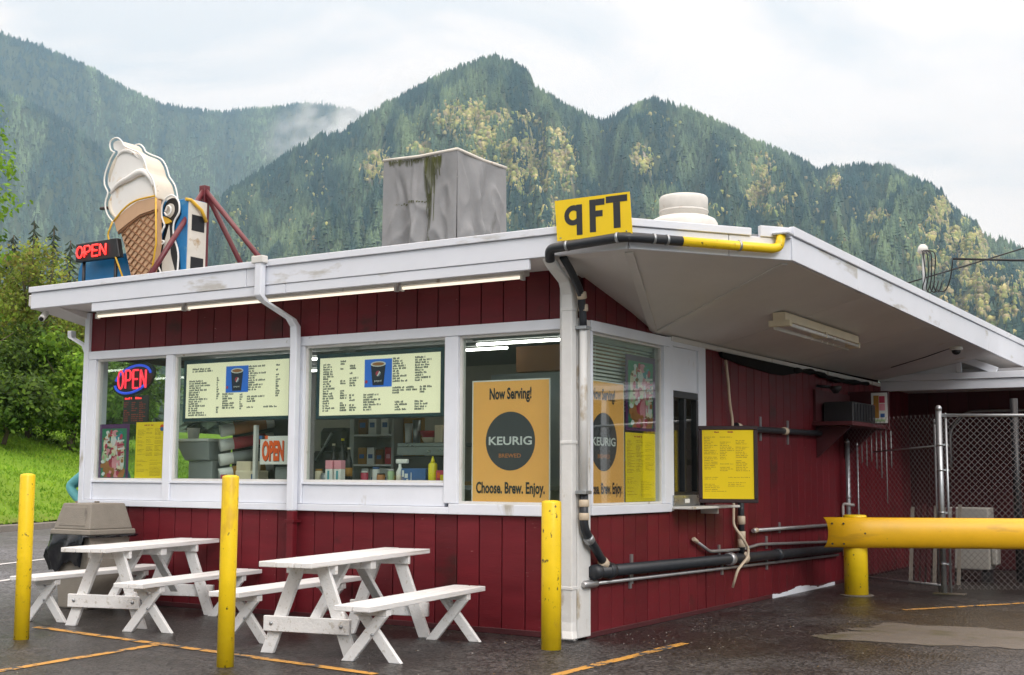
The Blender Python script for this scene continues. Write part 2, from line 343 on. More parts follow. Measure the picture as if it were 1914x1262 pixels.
# ---------------------------------------------------------------- numpy helpers for terrain and foliage
def vnoise(x, y, seed=0):
    r = np.random.default_rng(seed).random((256, 256)); xi = np.floor(x).astype(int); yi = np.floor(y).astype(int); fx = x-xi; fy = y-yi
    fx = fx*fx*(3-2*fx); fy = fy*fy*(3-2*fy); g = lambda a, b: r[a % 256, b % 256]
    return (g(xi, yi)*(1-fx)+g(xi+1, yi)*fx)*(1-fy)+(g(xi, yi+1)*(1-fx)+g(xi+1, yi+1)*fx)*fy
def fbm(x, y, o=4, seed=0):
    s = 0; a = .5
    for i in range(o): s = s+a*vnoise(x*2**i+i*17.3, y*2**i+i*9.1, seed+i); a *= .5
    return s/(1-.5**o)
def np_mesh(name, V, F, cols=None, matname='forest', smooth=False):
    me = bpy.data.meshes.new(name); V = np.ascontiguousarray(V, np.float32); F = np.ascontiguousarray(F, np.int32); k = F.shape[1]
    me.vertices.add(len(V)); me.vertices.foreach_set('co', V.ravel()); me.loops.add(F.size); me.loops.foreach_set('vertex_index', F.ravel())
    me.polygons.add(len(F)); me.polygons.foreach_set('loop_start', np.arange(0, F.size, k, dtype=np.int32))
    if smooth: me.polygons.foreach_set('use_smooth', np.ones(len(F), bool))
    me.update(calc_edges=True)
    if cols is not None:
        ca = me.color_attributes.new('Col', 'FLOAT_COLOR', 'POINT'); c4 = np.ones((len(V), 4), np.float32); c4[:, :3] = cols; ca.data.foreach_set('color', c4.ravel())
    me.materials.append(MATS[matname]); return me
def np_obj(name, me, parent=None, loc=None):
    o = bpy.data.objects.new(name, me); COL.objects.link(o)
    if parent: o.parent = parent
    if loc is not None: o.location = loc
    return o

# ---------------------------------------------------------------- mountains
CX, CY = CAM.x, CAM.y
FAR_RIDGE = [(80, 19.6), (65, 19.4), (54.86, 18.4), (53.55, 18.13), (51.98, 17.66), (50.39, 17.05), (49.23, 16.48), (48.07, 16.13), (46.91, 15.99), (45.74, 15.96), (44.56, 16.09), (42.9, 16.37), (41.69, 16.55), (40.48, 16.57), (39.38, 16.31), (38.03, 16.2), (36.05, 15.6), (31.08, 14.2), (15, 10), (-20, 8)]
SPUR_RIDGE = [(80, 17.4), (65, 16.8), (54.74, 16.03), (53.43, 15.63), (51.41, 14.71), (49.11, 13.32), (47.23, 11.94), (45.57, 10.75), (43.18, 9.2), (35, 7), (20, 5), (-20, 4)]
NEAR_RIDGE = [(80, 5.5), (60, 6.5), (54.32, 7.28), (50.06, 8.89), (47.19, 10.78), (45.62, 12.11), (44.69, 12.67), (43.77, 13.37), (41.89, 14.64), (40.94, 15.19), (39.97, 15.35), (39.0, 16.09), (38.03, 16.59), (36.56, 17.45), (34.83, 18.3), (33.59, 18.72), (32.84, 18.79), (32.09, 18.57), (31.47, 18.11), (31.09, 17.53), (30.09, 16.94), (29.1, 16.46), (28.36, 16.15), (27.86, 16.05), (27.37, 16.21), (26.38, 16.73), (25.64, 16.92), (24.9, 16.85), (23.69, 16.34), (22.48, 15.72), (21.29, 15.02), (20.34, 14.7), (19.17, 14.06), (18.24, 13.48), (17.78, 13.6), (16.62, 13.74), (15.47, 13.6), (14.8, 13.28), (13.92, 12.61), (13.05, 11.99), (12.2, 11.25), (11.14, 10.39), (9.8, 9.75), (4, 8), (-20, 6.5)]
CLIFFS = [(33.6, 16.0, 1.5, .7), (32.3, 15.2, 1.5, .8), (34.0, 13.6, .5, 1.0), (31.2, 13.6, .9, .7), (29.8, 14.2, .5, 1.0), (38.5, 13.9, .5, .6), (20.8, 13.8, .45, .45), (20.5, 12.4, .8, .6), (12.9, 11.3, .6, .5), (12.4, 9.9, 1.6, 1.0), (15.8, 11.0, .4, .5), (11.2, 7.6, 1.4, 1.0), (26.2, 14.2, .4, .5), (30.3, 11.6, .4, .7), (17.6, 12.8, .25, .3), (33.0, 11.5, .6, .5), (36.3, 14.4, .5, .5)]
class Range_:
    def __init__(s, ridge, R0, Rr, seed, gul, treeh):
        a = np.array(sorted(ridge)); s.az, s.el = a[:, 0], a[:, 1]; s.R0, s.Rr, s.seed, s.gul, s.th = R0, Rr, seed, gul, treeh
    def at(s, az, t):
        el = np.interp(az, s.az, s.el); Rr = s.Rr*(1+.10*(fbm(az*.22, az*0+3, 3, s.seed)-.5)); Rd = s.R0+t*(Rr-s.R0)
        H = Rr*np.tan(np.radians(el))-s.th*.8
        w = fbm(az*.5, t*2.2, 3, s.seed+5)*1.6
        g = 1-np.abs(2*fbm(az*.55+w, t*1.2+2, 4, s.seed+9)-1); g2 = fbm(az*1.7+w*.7, t*4, 4, s.seed+13)
        tt = np.clip(t, 0, 1)
        z = H*(.25*tt+.75*tt**1.45)+(s.gul*(g-.62)*1.5+s.gul*.6*(g2-.5))*4*tt*(1-tt)**.8
        z = np.where(t > 1, H-(t-1)*(Rr-s.R0)*.7, z)
        return CX-np.sin(np.radians(az))*Rd, CY+np.cos(np.radians(az))*Rd, z, Rd
def cliff_mask(az, el, seed=50):
    m = np.zeros_like(az)
    for (a, e, ra, re) in CLIFFS:
        d = ((az-a)/(ra*1.3))**2+((el-e)/(re*1.25))**2; m = np.maximum(m, np.clip(1.45-d, 0, 1))
    return m*np.clip((fbm(az*1.9, el*2.3, 4, seed)-.38)*6, 0, 1)
def terrain(rg, name, a0, a1, na, nt, cliffs):
    az = np.linspace(a0, a1, na); t = np.concatenate([np.linspace(0, 1, nt), [1.12, 1.4]]); A, T = np.meshgrid(az, t, indexing='ij')
    x, y, z, Rd = rg.at(A.ravel(), T.ravel()); el = np.degrees(np.arctan2(z-1.35, Rd))
    V = np.stack([x, y, z], 1); n2 = len(t); i, j = np.meshgrid(np.arange(na-1), np.arange(n2-1), indexing='ij'); b = (i*n2+j).ravel()
    F = np.stack([b, b+n2, b+n2+1, b+1], 1)
    c = np.empty((len(V), 3)); nn = fbm(x*.012, y*.012, 4, 77)[:, None]
    c[:] = np.array([.032, .046, .022])*(1-nn)+np.array([.055, .065, .03])*nn
    if cliffs:
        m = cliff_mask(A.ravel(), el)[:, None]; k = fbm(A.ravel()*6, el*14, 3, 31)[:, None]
        rock = np.array([.20, .165, .13])*(1-k)+np.array([.40, .34, .27])*k; moss = np.array([.44, .39, .12]); q = (fbm(A.ravel()*3.1, el*4.3, 3, 61)[:, None] > .5)  # rock and moss colours, brightened to carry patches of sun
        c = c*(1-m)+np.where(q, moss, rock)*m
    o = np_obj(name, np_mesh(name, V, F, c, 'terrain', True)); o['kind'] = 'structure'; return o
def conifer_template():
    v = []; f = []
    for (z0, z1, r) in ((.06, .50, .170), (.30, .74, .125), (.54, 1.0, .080)):
        k = len(v)
        for i in range(5): t = 2*math.pi*(i+.3*z0)/5; v.append((r*math.cos(t), r*math.sin(t), z0))
        v.append((0, 0, z1)); f += [(k+i, k+(i+1) % 5, k+5) for i in range(5)]
    return np.array(v), np.array(f)
def blob_template():
    v = [(0, 0, 1)]; n = 6
    for z, r in ((.62, .78), (.0, 1.), (-.55, .7)): v += [(r*math.cos(2*math.pi*(i+z)/n), r*math.sin(2*math.pi*(i+z)/n), z) for i in range(n)]
    f = [(0, 1+i, 1+(i+1) % n) for i in range(n)]
    for k in range(2):
        for i in range(n):
            a, b = 1+k*n+i, 1+k*n+(i+1) % n; f += [(a, a+n, b), (b, a+n, b+n)]
    return np.array(v), np.array(f)
def stamp(tv, tf, pos, sc, rot, cols, jit=0.):
    n, m = len(pos), len(tv); c, s = np.cos(rot)[:, None], np.sin(rot)[:, None]
    T = np.broadcast_to(tv, (n, m, 3)).copy()
    if jit: T *= 1+jit*(RNG.random((n, m, 1))-.5)
    X = (T[..., 0]*c-T[..., 1]*s)*sc[:, :1]; Y = (T[..., 0]*s+T[..., 1]*c)*sc[:, :1]; Z = T[..., 2]*sc[:, 1:2]
    V = np.stack([X, Y, Z], -1)+pos[:, None, :]; F = tf[None]+(np.arange(n)*m)[:, None, None]
    C = np.repeat(cols[:, None, :], m, 1)
    return V.reshape(-1, 3), F.reshape(-1, 3), C.reshape(-1, 3)
def forest(rg, name, label, n, a0, a1, t0, cliffs, ndec=0):
    az = RNG.uniform(a0, a1, n); t = t0+(1.0-t0)*RNG.random(n)**.85
    k = n//14; az[:k] = RNG.uniform(a0, a1, k); t[:k] = RNG.uniform(.985, 1.0, k)       # the crest
    x, y, z, Rd = rg.at(az, t); el = np.degrees(np.arctan2(z, Rd))
    keep = np.ones(n, bool)
    if cliffs: keep = RNG.random(n) > cliff_mask(az, el)*.93
    az, t, x, y, z, el = [q[keep] for q in (az, t, x, y, z, el)]; n = len(az)
    h = rg.th*(.45+1.05*RNG.random(n)**1.5); pos = np.stack([x, y, z-1], 1); sc = np.stack([h*RNG.uniform(1.1, 1.9, n), h], 1)
    pt = fbm(az*1.3+1.6*fbm(az*.8, t*5, 3, 4), t*6.5+1.5*fbm(az*.7, t*3, 3, 8), 5, rg.seed+40)[:, None]; base = np.array([.016, .042, .040])*(1.25-pt)+np.array([.115, .150, .065])*np.clip(pt*2.6-1.0, 0, 1)  # light and dark of the relief, with bluish shade, put into tree colour
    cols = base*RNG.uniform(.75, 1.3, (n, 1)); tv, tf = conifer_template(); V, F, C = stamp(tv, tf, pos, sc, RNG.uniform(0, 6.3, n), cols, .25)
    if ndec:
        m_ = ndec*12; a2 = RNG.uniform(a0, a1, m_); t2 = RNG.uniform(t0, .97, m_); x, y, z, Rd = rg.at(a2, t2); el = np.degrees(np.arctan2(z, Rd))
        w = cliff_mask(a2, el)*.85+.03*(fbm(a2*1.1, t2*6, 3, 91) > .55); kp = np.where(RNG.random(m_) < w)[0][:ndec]; nd = len(kp)
        pal = np.array([(.44, .41, .14), (.34, .35, .11), (.48, .41, .18), (.22, .27, .09), (.38, .31, .17)]); cc = pal[RNG.integers(0, 5, nd)]*RNG.uniform(.65, 1.1, (nd, 1))  # yellow-green spring leaves, with sunlight put into the bright tones
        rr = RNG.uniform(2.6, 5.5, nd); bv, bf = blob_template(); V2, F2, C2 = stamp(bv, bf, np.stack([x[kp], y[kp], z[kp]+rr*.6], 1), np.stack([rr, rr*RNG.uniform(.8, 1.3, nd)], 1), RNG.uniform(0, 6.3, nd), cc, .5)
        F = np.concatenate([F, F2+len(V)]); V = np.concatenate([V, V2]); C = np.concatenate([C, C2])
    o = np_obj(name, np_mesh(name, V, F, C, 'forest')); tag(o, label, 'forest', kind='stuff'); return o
rg_far = Range_(FAR_RIDGE, 3300, 5500, 11, 200, 20); rg_spur = Range_(SPUR_RIDGE, 2500, 4200, 23, 150, 20); rg_near = Range_(NEAR_RIDGE, 1150, 3000, 37, 160, 16)
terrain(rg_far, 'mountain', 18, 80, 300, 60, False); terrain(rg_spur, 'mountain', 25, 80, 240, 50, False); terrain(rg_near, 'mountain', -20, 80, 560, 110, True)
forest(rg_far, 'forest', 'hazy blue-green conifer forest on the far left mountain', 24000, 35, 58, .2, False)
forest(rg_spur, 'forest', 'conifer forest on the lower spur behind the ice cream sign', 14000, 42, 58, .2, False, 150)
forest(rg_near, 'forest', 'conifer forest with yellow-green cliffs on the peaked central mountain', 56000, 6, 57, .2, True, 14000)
# unseen wooded slopes behind the viewer, added to darken the window reflections
az = np.linspace(78, 342, 200); t = np.linspace(0, 1.3, 16); A, T = np.meshgrid(az, t, indexing='ij'); A = A.ravel(); T = T.ravel(); Rd = 500+T*1100
Hh = 1600*np.tan(np.radians(8.5+7*(fbm(A*.05, A*0, 3, 3)-.5)+1.5*(fbm(A*.6, A*0, 3, 5)-.5))); z = np.where(T <= 1, Hh*T**1.2, Hh*(2-T))+25*(fbm(A*.5, T*5, 3, 8)-.5)*T
V = np.stack([CX-np.sin(np.radians(A))*Rd, CY+np.cos(np.radians(A))*Rd, z-2], 1); n2 = len(t); i, j = np.meshgrid(np.arange(len(az)-1), np.arange(n2-1), indexing='ij'); b = (i*n2+j).ravel()
c = np.array([.030, .045, .022])*(.5+fbm(A*2, T*9, 4, 6)[:, None])
np_obj('unseen_hills', np_mesh('unseen_hills', V, np.stack([b, b+n2, b+n2+1, b+1], 1), c, 'terrain', True))['kind'] = 'structure'

# ---------------------------------------------------------------- ground, lot, road, lawn
gm = bpy.data.materials.new('field'); gm.use_nodes = True; gm.node_tree.nodes['Principled BSDF'].inputs['Base Color'].default_value = (.06, .085, .03, 1); gm.node_tree.nodes['Principled BSDF'].inputs['Roughness'].default_value = .9; MATS['field'] = gm
structure(MB().add([(-6800, -6800, -.3), (6800, -6800, -.3), (6800, 6800, -.3), (-6800, 6800, -.3)], [(0, 1, 2, 3)]), 'ground', 'field')
def asphalt(name, col, wet, wetscale):
    m = bpy.data.materials.new(name); m.use_nodes = True; t = m.node_tree; n = t.nodes; L = t.links; p = n['Principled BSDF']
    tc = n.new('ShaderNodeTexCoord')
    big = n.new('ShaderNodeTexNoise'); big.inputs['Scale'].default_value = wetscale; big.inputs['Detail'].default_value = 6; big.inputs['Roughness'].default_value = .6; L.new(tc.outputs['Object'], big.inputs[0])
    mid = n.new('ShaderNodeTexNoise'); mid.inputs['Scale'].default_value = 2.6; mid.inputs['Detail'].default_value = 8; mid.inputs['Roughness'].default_value = .7; L.new(tc.outputs['Object'], mid.inputs[0])
    fine = n.new('ShaderNodeTexVoronoi'); fine.inputs['Scale'].default_value = 42; L.new(tc.outputs['Object'], fine.inputs[0])
    agg = n.new('ShaderNodeValToRGB'); L.new(fine.outputs['Color'], agg.inputs[0]); agg.color_ramp.elements[0].color = (.35, .34, .33, 1); agg.color_ramp.elements[0].position = .2; agg.color_ramp.elements[1].color = (3.6, 3.5, 3.4, 1); agg.color_ramp.elements[1].position = .95
    mr = n.new('ShaderNodeMapRange'); mr.inputs[1].default_value = .3; mr.inputs[2].default_value = .7; mr.inputs[3].default_value = .60; mr.inputs[4].default_value = 1.3; L.new(mid.outputs[0], mr.inputs[0])
    wr = n.new('ShaderNodeMapRange'); wr.inputs[1].default_value = .44; wr.inputs[2].default_value = .58; L.new(big.outputs[0], wr.inputs[0])   # 1 = dry
    cw = n.new('ShaderNodeMix'); cw.data_type = 'RGBA'; L.new(wr.outputs[0], cw.inputs['Factor']); cw.inputs['A'].default_value = (col[0]*.62, col[1]*.59, col[2]*.55, 1); cw.inputs['B'].default_value = (*col, 1)
    v1 = n.new('ShaderNodeVectorMath'); v1.operation = 'MULTIPLY'; L.new(cw.outputs['Result'], v1.inputs[0]); L.new(agg.outputs[0], v1.inputs[1])
    v2 = n.new('ShaderNodeVectorMath'); v2.operation = 'SCALE'; L.new(v1.outputs[0], v2.inputs[0]); L.new(mr.outputs[0], v2.inputs['Scale']); L.new(v2.outputs[0], p.inputs['Base Color'])
    rr = n.new('ShaderNodeMapRange'); rr.inputs[3].default_value = wet; rr.inputs[4].default_value = wet+.22; L.new(wr.outputs[0], rr.inputs[0]); L.new(rr.outputs[0], p.inputs['Roughness'])
    b1 = n.new('ShaderNodeBump'); b1.inputs['Strength'].default_value = .6; b1.inputs['Distance'].default_value = .012; L.new(fine.outputs['Distance'], b1.inputs['Height'])
    b2 = n.new('ShaderNodeBump'); b2.inputs['Strength'].default_value = .12; b2.inputs['Distance'].default_value = .02; L.new(mid.outputs[0], b2.inputs['Height']); L.new(b1.outputs[0], b2.inputs['Normal']); L.new(b2.outputs[0], p.inputs['Normal'])
    p.inputs['Specular IOR Level'].default_value = .38; MATS[name] = m
asphalt('asphalt', (.027, .0255, .026), .30, .42); asphalt('road_asphalt', (.070, .073, .082), .42, .12)
KD = Vector((-.37, .93, 0)).normalized(); KN = Vector((-KD.y, KD.x, 0)); KP = Vector((-20.9, 10.2, 0))     # kerb line: along, outward, point
def kp(s, u, z=0.): q = KP+KD*s+KN*u; return (q.x, q.y, z)
structure(MB().add([kp(-70, -9.6), (70, -56, 0), (70, 90, 0), kp(110, -9.6)], [(0, 1, 2, 3)]), 'parking_lot', 'asphalt')
structure(MB().add([kp(-70, -9.6, -.004), kp(110, -9.6, -.004), kp(110, .05, -.004), kp(-70, .05, -.004)], [(0, 1, 2, 3)]), 'road', 'road_asphalt')
for u, w in ((-6.05, .12), (-7.75, .12)):
    structure(MB().add([kp(-60, u-w/2, .003), kp(100, u-w/2, .003), kp(100, u+w/2, .003), kp(-60, u+w/2, .003)], [(0, 1, 2, 3)]), 'road_line', 'line_white')
kb = MB()
for k in range(60):
    s0 = -30+k*2.0; kb.hexa([kp(s0, 0, -.1), kp(s0+1.985, 0, -.1), kp(s0+1.985, .18, -.1), kp(s0, .18, -.1)], [kp(s0, .03, .15), kp(s0+1.985, .03, .15), kp(s0+1.985, .18, .155), kp(s0, .18, .155)])
structure(kb, 'kerb', 'kerb_stone', bevel=.02)
def lawn_z(s, u): return .14+np.where(u < 13, .262*u, .262*13+.06*(u-13))*(1+.03*np.sin(s*.31))+.05*np.sin(s*.7+u*.9)*np.clip(u, 0, 1)
ss = np.linspace(-8, 100, 130); uu = np.concatenate([np.linspace(.18, 16, 50), np.linspace(18, 120, 16)]); A, U = np.meshgrid(ss, uu, indexing='ij'); A = A.ravel(); U = U.ravel()
X = KP.x+KD.x*A+KN.x*U; Y = KP.y+KD.y*A+KN.y*U; Z = lawn_z(A, U); n2 = len(uu); i, j = np.meshgrid(np.arange(len(ss)-1), np.arange(n2-1), indexing='ij'); b = (i*n2+j).ravel()
tone = fbm(A*.6, U*.9, 4, 15)[:, None]; c = np.array([.11, .24, .016])*(1-tone)+np.array([.25, .40, .03])*tone; edge = np.clip(1-U/.8, 0, 1)[:, None]*fbm(A*2, U*3, 3, 19)[:, None]; c = c*(1-edge)+np.array([.22, .15, .07])*edge
np_obj('lawn', np_mesh('lawn', np.stack([X, Y, Z], 1), np.stack([b, b+n2, b+n2+1, b+1], 1), c, 'grass_blades', True))['kind'] = 'structure'
n = 26000; A = RNG.uniform(-3, 26, n); U = RNG.uniform(.1, 14, n); P = np.stack([KP.x+KD.x*A+KN.x*U, KP.y+KD.y*A+KN.y*U, lawn_z(A, U)-.01], 1)
th = RNG.uniform(0, 6.3, n); w = RNG.uniform(.02, .05, n); h = RNG.uniform(.05, .13, n); d = np.stack([np.cos(th), np.sin(th), 0*th], 1)
V = np.stack([P-d*w[:, None], P+d*w[:, None], P+d*RNG.uniform(-.06, .06, (n, 1))+np.stack([RNG.uniform(-.05, .05, n), RNG.uniform(-.05, .05, n), h], 1)], 1).reshape(-1, 3)
cc = (np.array([.11, .25, .016])*(1-(q := RNG.random((n, 1))))+np.array([.30, .46, .045])*q)*(.75+.5*fbm(A*.6, U*.9, 4, 15)[:, None])
go = np_obj('grass', np_mesh('grass', V, np.arange(3*n).reshape(-1, 3), np.repeat(cc, 3, 0), 'grass_blades')); tag(go, 'short bright green grass on the sloping lawn at left', 'grass', kind='stuff')

# ---------------------------------------------------------------- broadleaf trees, bushes and conifers at the left
def leaf_mesh(name, centers, spread, per, size, pal, flat=.75):
    n = len(centers)*per; C0 = np.repeat(np.array(centers), per, 0); sp = np.repeat(np.array(spread), per)
    g = RNG.normal(0, 1, (n, 3)); g /= np.linalg.norm(g, axis=1)[:, None]; rad = RNG.random(n)**.45
    P = C0+g*(rad*sp)[:, None]*np.array([1, 1, flat]); nrm = g+RNG.normal(0, .5, (n, 3))+np.array([0, 0, .35]); nrm /= np.linalg.norm(nrm, axis=1)[:, None]
    t1 = np.cross(nrm, RNG.normal(0, 1, (n, 3))); t1 /= np.linalg.norm(t1, axis=1)[:, None]; t2 = np.cross(nrm, t1); s = size*RNG.uniform(.6, 1.4, n)[:, None]
    V = np.stack([P-t1*s, P+t2*s*.55, P+t1*s, P-t2*s*.55], 1).reshape(-1, 3)
    tone = np.repeat(RNG.uniform(.55, 1.25, len(centers)), per); pal = np.array(pal); c = pal[RNG.integers(0, len(pal), n)]*(tone*RNG.uniform(.75, 1.2, n))[:, None]
    return np_mesh(name, V, np.arange(4*n).reshape(-1, 4), np.repeat(c, 4, 0), 'leaves')
def crown_points(n, cx, cz, rx, rz, hollow=.35):
    g = RNG.normal(0, 1, (n, 3)); g /= np.linalg.norm(g, axis=1)[:, None]; r = (hollow+(1-hollow)*RNG.random(n))[:, None]
    return g*r*np.array([rx, rx, rz])*(1+.22*np.sin(g[:, :1]*5+g[:, 2:]*4))+np.array([cx, 0, cz])
def broadleaf(name, label, cat, loc, H, rx, trunk_h, nclump, per, size, pal, group=None, cz=None, rz=None, clump=.75, thin=.35):
    t = thing(name, label, cat, loc, RNG.uniform(0, 6.3), group); rz = rz or (H-trunk_h)/2; cz = cz or trunk_h+rz
    pts = crown_points(nclump, 0, cz, rx-clump*.6, rz-clump*.5, thin)
    tb = MB(); r0 = .018*H+.05
    tb.tube(smoothpath([(0, 0, -.3), (.08*r0, .1, trunk_h*.5), (.15, -.1, trunk_h), (.05, .1, cz), (0, 0, cz+rz*.6)], 3), [r0*(1-.075*i) for i in range(13)], 8)
    tb.build('trunk', 'bark', t, local=True)
    lb = MB()
    for k in RNG.choice(nclump, min(26, nclump), False):
        p = pts[k]; z0 = trunk_h*.7+(cz+rz*.3-trunk_h*.7)*RNG.random()*.8; q = Vector(p); a = Vector((0, 0, min(z0, q.z))); mid = a.lerp(q, .5)+Vector((0, 0, .15*rx)); lb.tube([a, mid, q], [r0*.35, r0*.22, r0*.07], 5)
    lb.build('limbs', 'bark', t, local=True)
    o = np_obj('crown', leaf_mesh('crown', pts, clump*RNG.uniform(.7, 1.3, nclump), per, size, pal), t); return t
def polar(az, Rd, z): return (CX-math.sin(R(az))*Rd, CY+math.cos(R(az))*Rd, z)
GREEN = [(.12, .23, .022), (.17, .30, .03), (.08, .16, .02), (.22, .34, .04)]; OLIVE = [(.25, .33, .05), (.33, .39, .07), (.19, .27, .045), (.29, .26, .07)]; LIME = [(.20, .37, .035), (.27, .44, .045), (.13, .26, .03)]
DARKG = [(.065, .13, .02), (.10, .18, .025), (.05, .09, .016), (.14, .23, .03)]
# az runs about 54 deg at the left edge of the view to 50.6 deg at the building's corner
for (a_, Rd, z, H, rx, pal, lab) in (
        (55.3, 50, 2.9, 4.6, 3.1, DARKG, 'rounded green bush above the lawn at the left edge of the view'),
        (52.9, 52, 2.8, 4.2, 2.4, DARKG, 'dark green bush standing between two lighter bushes above the lawn'),
        (51.2, 51, 2.5, 4.4, 2.3, LIME, 'bright green bush next to the white downspout at the building corner'),
        (49.4, 53, 2.5, 4.6, 2.6, GREEN, 'green bush mostly hidden behind the left wall of the building'),
        (53.9, 47, 2.6, 2.3, 2.0, DARKG, 'low dark bush at the top edge of the lawn')):
    broadleaf('bush', lab, 'bush', polar(a_, Rd, z+.05), H, rx, .35, 170, 60, .105, pal, 'bushes above the lawn', cz=H*.5, rz=H*.55, clump=.62, thin=.2)
broadleaf('leafy_tree', 'tall bright green tree cut off by the left edge of the view', 'tree', polar(57.3, 60, 3.2), 15.0, 4.0, 3.0, 190, 60, .14, LIME, 'leafy trees at left', clump=.9)
broadleaf('leafy_tree', 'loose olive-brown spring tree behind the bushes at left', 'tree', polar(53.1, 66, 3.2), 10.6, 3.6, 2.5, 120, 52, .115, OLIVE, 'leafy trees at left', clump=.85, thin=.25)
broadleaf('leafy_tree', 'small yellow-green tree beside the left end of the roof', 'tree', polar(50.7, 70, 3.2), 9.6, 3.0, 2.0, 110, 50, .115, [(.24, .27, .035), (.30, .31, .05), (.17, .2, .03)], 'leafy trees at left', clump=.75)
broadleaf('leafy_tree', 'thin olive tree seen below the overhanging roof corner', 'tree', polar(54.4, 72, 3.2), 10.0, 3.4, 2.0, 90, 48, .115, OLIVE, 'leafy trees at left', clump=.8, thin=.2)
def conifer_tree_mesh(seed):
    r = random.Random(seed); mb = MB(); H = 1.0; nw = 30
    for w in range(nw):
        z = .10+.88*(w/nw)**.9; rad = .19*(1-z)**.82*r.uniform(.75, 1.2)+.006; nb = 9 if z < .7 else 6
        for k in range(nb):
            t = 2*math.pi*(k+r.random()*.7)/nb; c, s = math.cos(t), math.sin(t); L_ = rad*r.uniform(.7, 1.15); dr = L_*r.uniform(.25, .55); wd = L_*.22
            zz = z+r.uniform(-.01, .01); tip = (c*L_, s*L_, zz-dr); m1 = (c*L_*.55-s*wd, s*L_*.55+c*wd, zz-dr*.55-.004); m2 = (c*L_*.55+s*wd, s*L_*.55-c*wd, zz-dr*.55-.004)
            mb.add([(0, 0, zz+.012), m1, tip, m2], [(0, 1, 2), (0, 2, 3)])
    return mb
mat('needles', (.022, .040, .022), .9, var=.4, scale=3, rnd=.3)
cm = [conifer_tree_mesh(s).mesh('crown', 'needles') for s in (1, 2, 3)]; ctm = MB().tube([(0, 0, -.02), (0, 0, .5), (0, 0, .97)], [.012, .008, .002], 6).mesh('trunk', 'bark')
for k, (a_, Rd, H) in enumerate(((55.4, 150, 30), (53.9, 168, 32), (53.1, 150, 30.5), (52.3, 165, 33), (51.6, 150, 28.5), (50.9, 175, 32), (50.2, 155, 25), (49.2, 170, 24), (48.2, 160, 22.5), (45.6, 170, 29.5), (45.0, 180, 27), (54.6, 130, 25), (51.2, 128, 21))):
    t = thing('conifer_tree', 'dark pointed conifer in the row beyond the leafy trees', 'tree', polar(a_, Rd, 0), k*1.3, 'dark conifers beyond the leafy trees'); t.scale = (H, H, H)
    o = bpy.data.objects.new('crown', cm[k % 3]); COL.objects.link(o); o.parent = t; o = bpy.data.objects.new('trunk', ctm); COL.objects.link(o); o.parent = t

# ---------------------------------------------------------------- air
hz = bpy.data.materials.new('haze'); hz.use_nodes = True; hn = hz.node_tree.nodes; hn.remove(hn['Principled BSDF']); pv = hn.new('ShaderNodeVolumePrincipled')
pv.inputs['Color'].default_value = (.52, .77, 1.0, 1); pv.inputs['Density'].default_value = .000080; pv.inputs['Anisotropy'].default_value = .0
hz.node_tree.links.new(pv.outputs[0], hn['Material Output'].inputs['Volume']); MATS['haze'] = hz
tag(structure(MB().box(-6900, 6900, -6900, 6900, -1.5, 2350), 'haze', 'haze', 'stuff'), 'pale blue haze in the valley air', 'haze')

# ================================================================ the drive-in building
BLD = thing('drive_in_building', 'dark red drive-in snack bar with white trim, big windows and a folded overhanging roof', 'building', (0, 0, 0))
ZS, ZF, ZT = 1.012, 2.692, 3.135            # lower siding top, window band top, wall top
XL, YB = -6.19, 10.5
PW = .234
shell = MB()
shell.box(XL+.02, -.02, .005, .10, .0, ZS-.01); shell.box(XL+.02, -.02, .005, .10, ZF, ZT+.02)          # front backing
shell.box(-.10, -.005, .10, YB, .0, ZS-.01); shell.platex([(.10, ZF), (1.78, ZF), (1.78, 2.72), (1.5, 2.73), (.10, 3.12)], -.10, -.005)
shell.box(-.10, -.005, 2.62, YB, ZS-.01, 2.70)
shell.box(XL+.02, XL+.10, .10, 8.9, 0, 1.2); shell.box(XL+.02, XL+.10, .10, 8.9, 2.62, 3.1)
shell.box(XL+.02, XL+.10, 3.6, 8.9, 1.2, 2.62)
shell.box(XL+.02, -.02, 8.9, 9.0, 0, 3.1)
shell.build('wall', 'groove', BLD)
room = MB()
room.box(XL+.1, -.1, .1, 8.9, .02, .06)
room.build('floor', 'interior_floor', BLD)
MB().box(XL+.1, -.1, .1, 8.9, 2.70, 2.74).build('ceiling', 'interior_ceiling', BLD)
MB().box(XL+.1, -.1, 3.55, 3.62, .06, 2.70).build('back_partition', 'interior_wall', BLD)
# siding: every plank a piece; alike planks share their mesh
def plank_mesh(w, h, axis):
    mb = MB(); e = .006
    if axis == 'x': mb.box(0, w-.011, -.014, .004, 0, h)
    else: mb.box(-.004, .014, 0, w-.011, 0, h)
    return mb.mesh('siding_plank', 'red_siding')
def add_planks(axis, a0, a1, z0, z1, off=0.):
    n = max(1, round((a1-a0)/PW)); w = (a1-a0)/n; me = plank_mesh(w, z1-z0, axis)
    for k in range(n):
        o = bpy.data.objects.new('siding_plank', me); COL.objects.link(o); o.parent = BLD
        o.location = (a0+k*w, random.uniform(-.0012, .0012), z0) if axis == 'x' else (random.uniform(-.0012, .0012), a0+k*w, z0)
        if k == 0: add_bevel(o, .0025)
        else: add_bevel(o, .0025)
add_planks('x', XL+.02, -.03, .03, ZS)
add_planks('x', XL+.02, -.03, ZF, ZT)
add_planks('y', .10, 1.78, .03, ZS); add_planks('y', 1.78, 2.62, .03, ZS+.03); add_planks('y', 2.64, YB, .03, 2.70)
n = 7; w = 1.40/n                                              # triangle of siding under the folded soffit
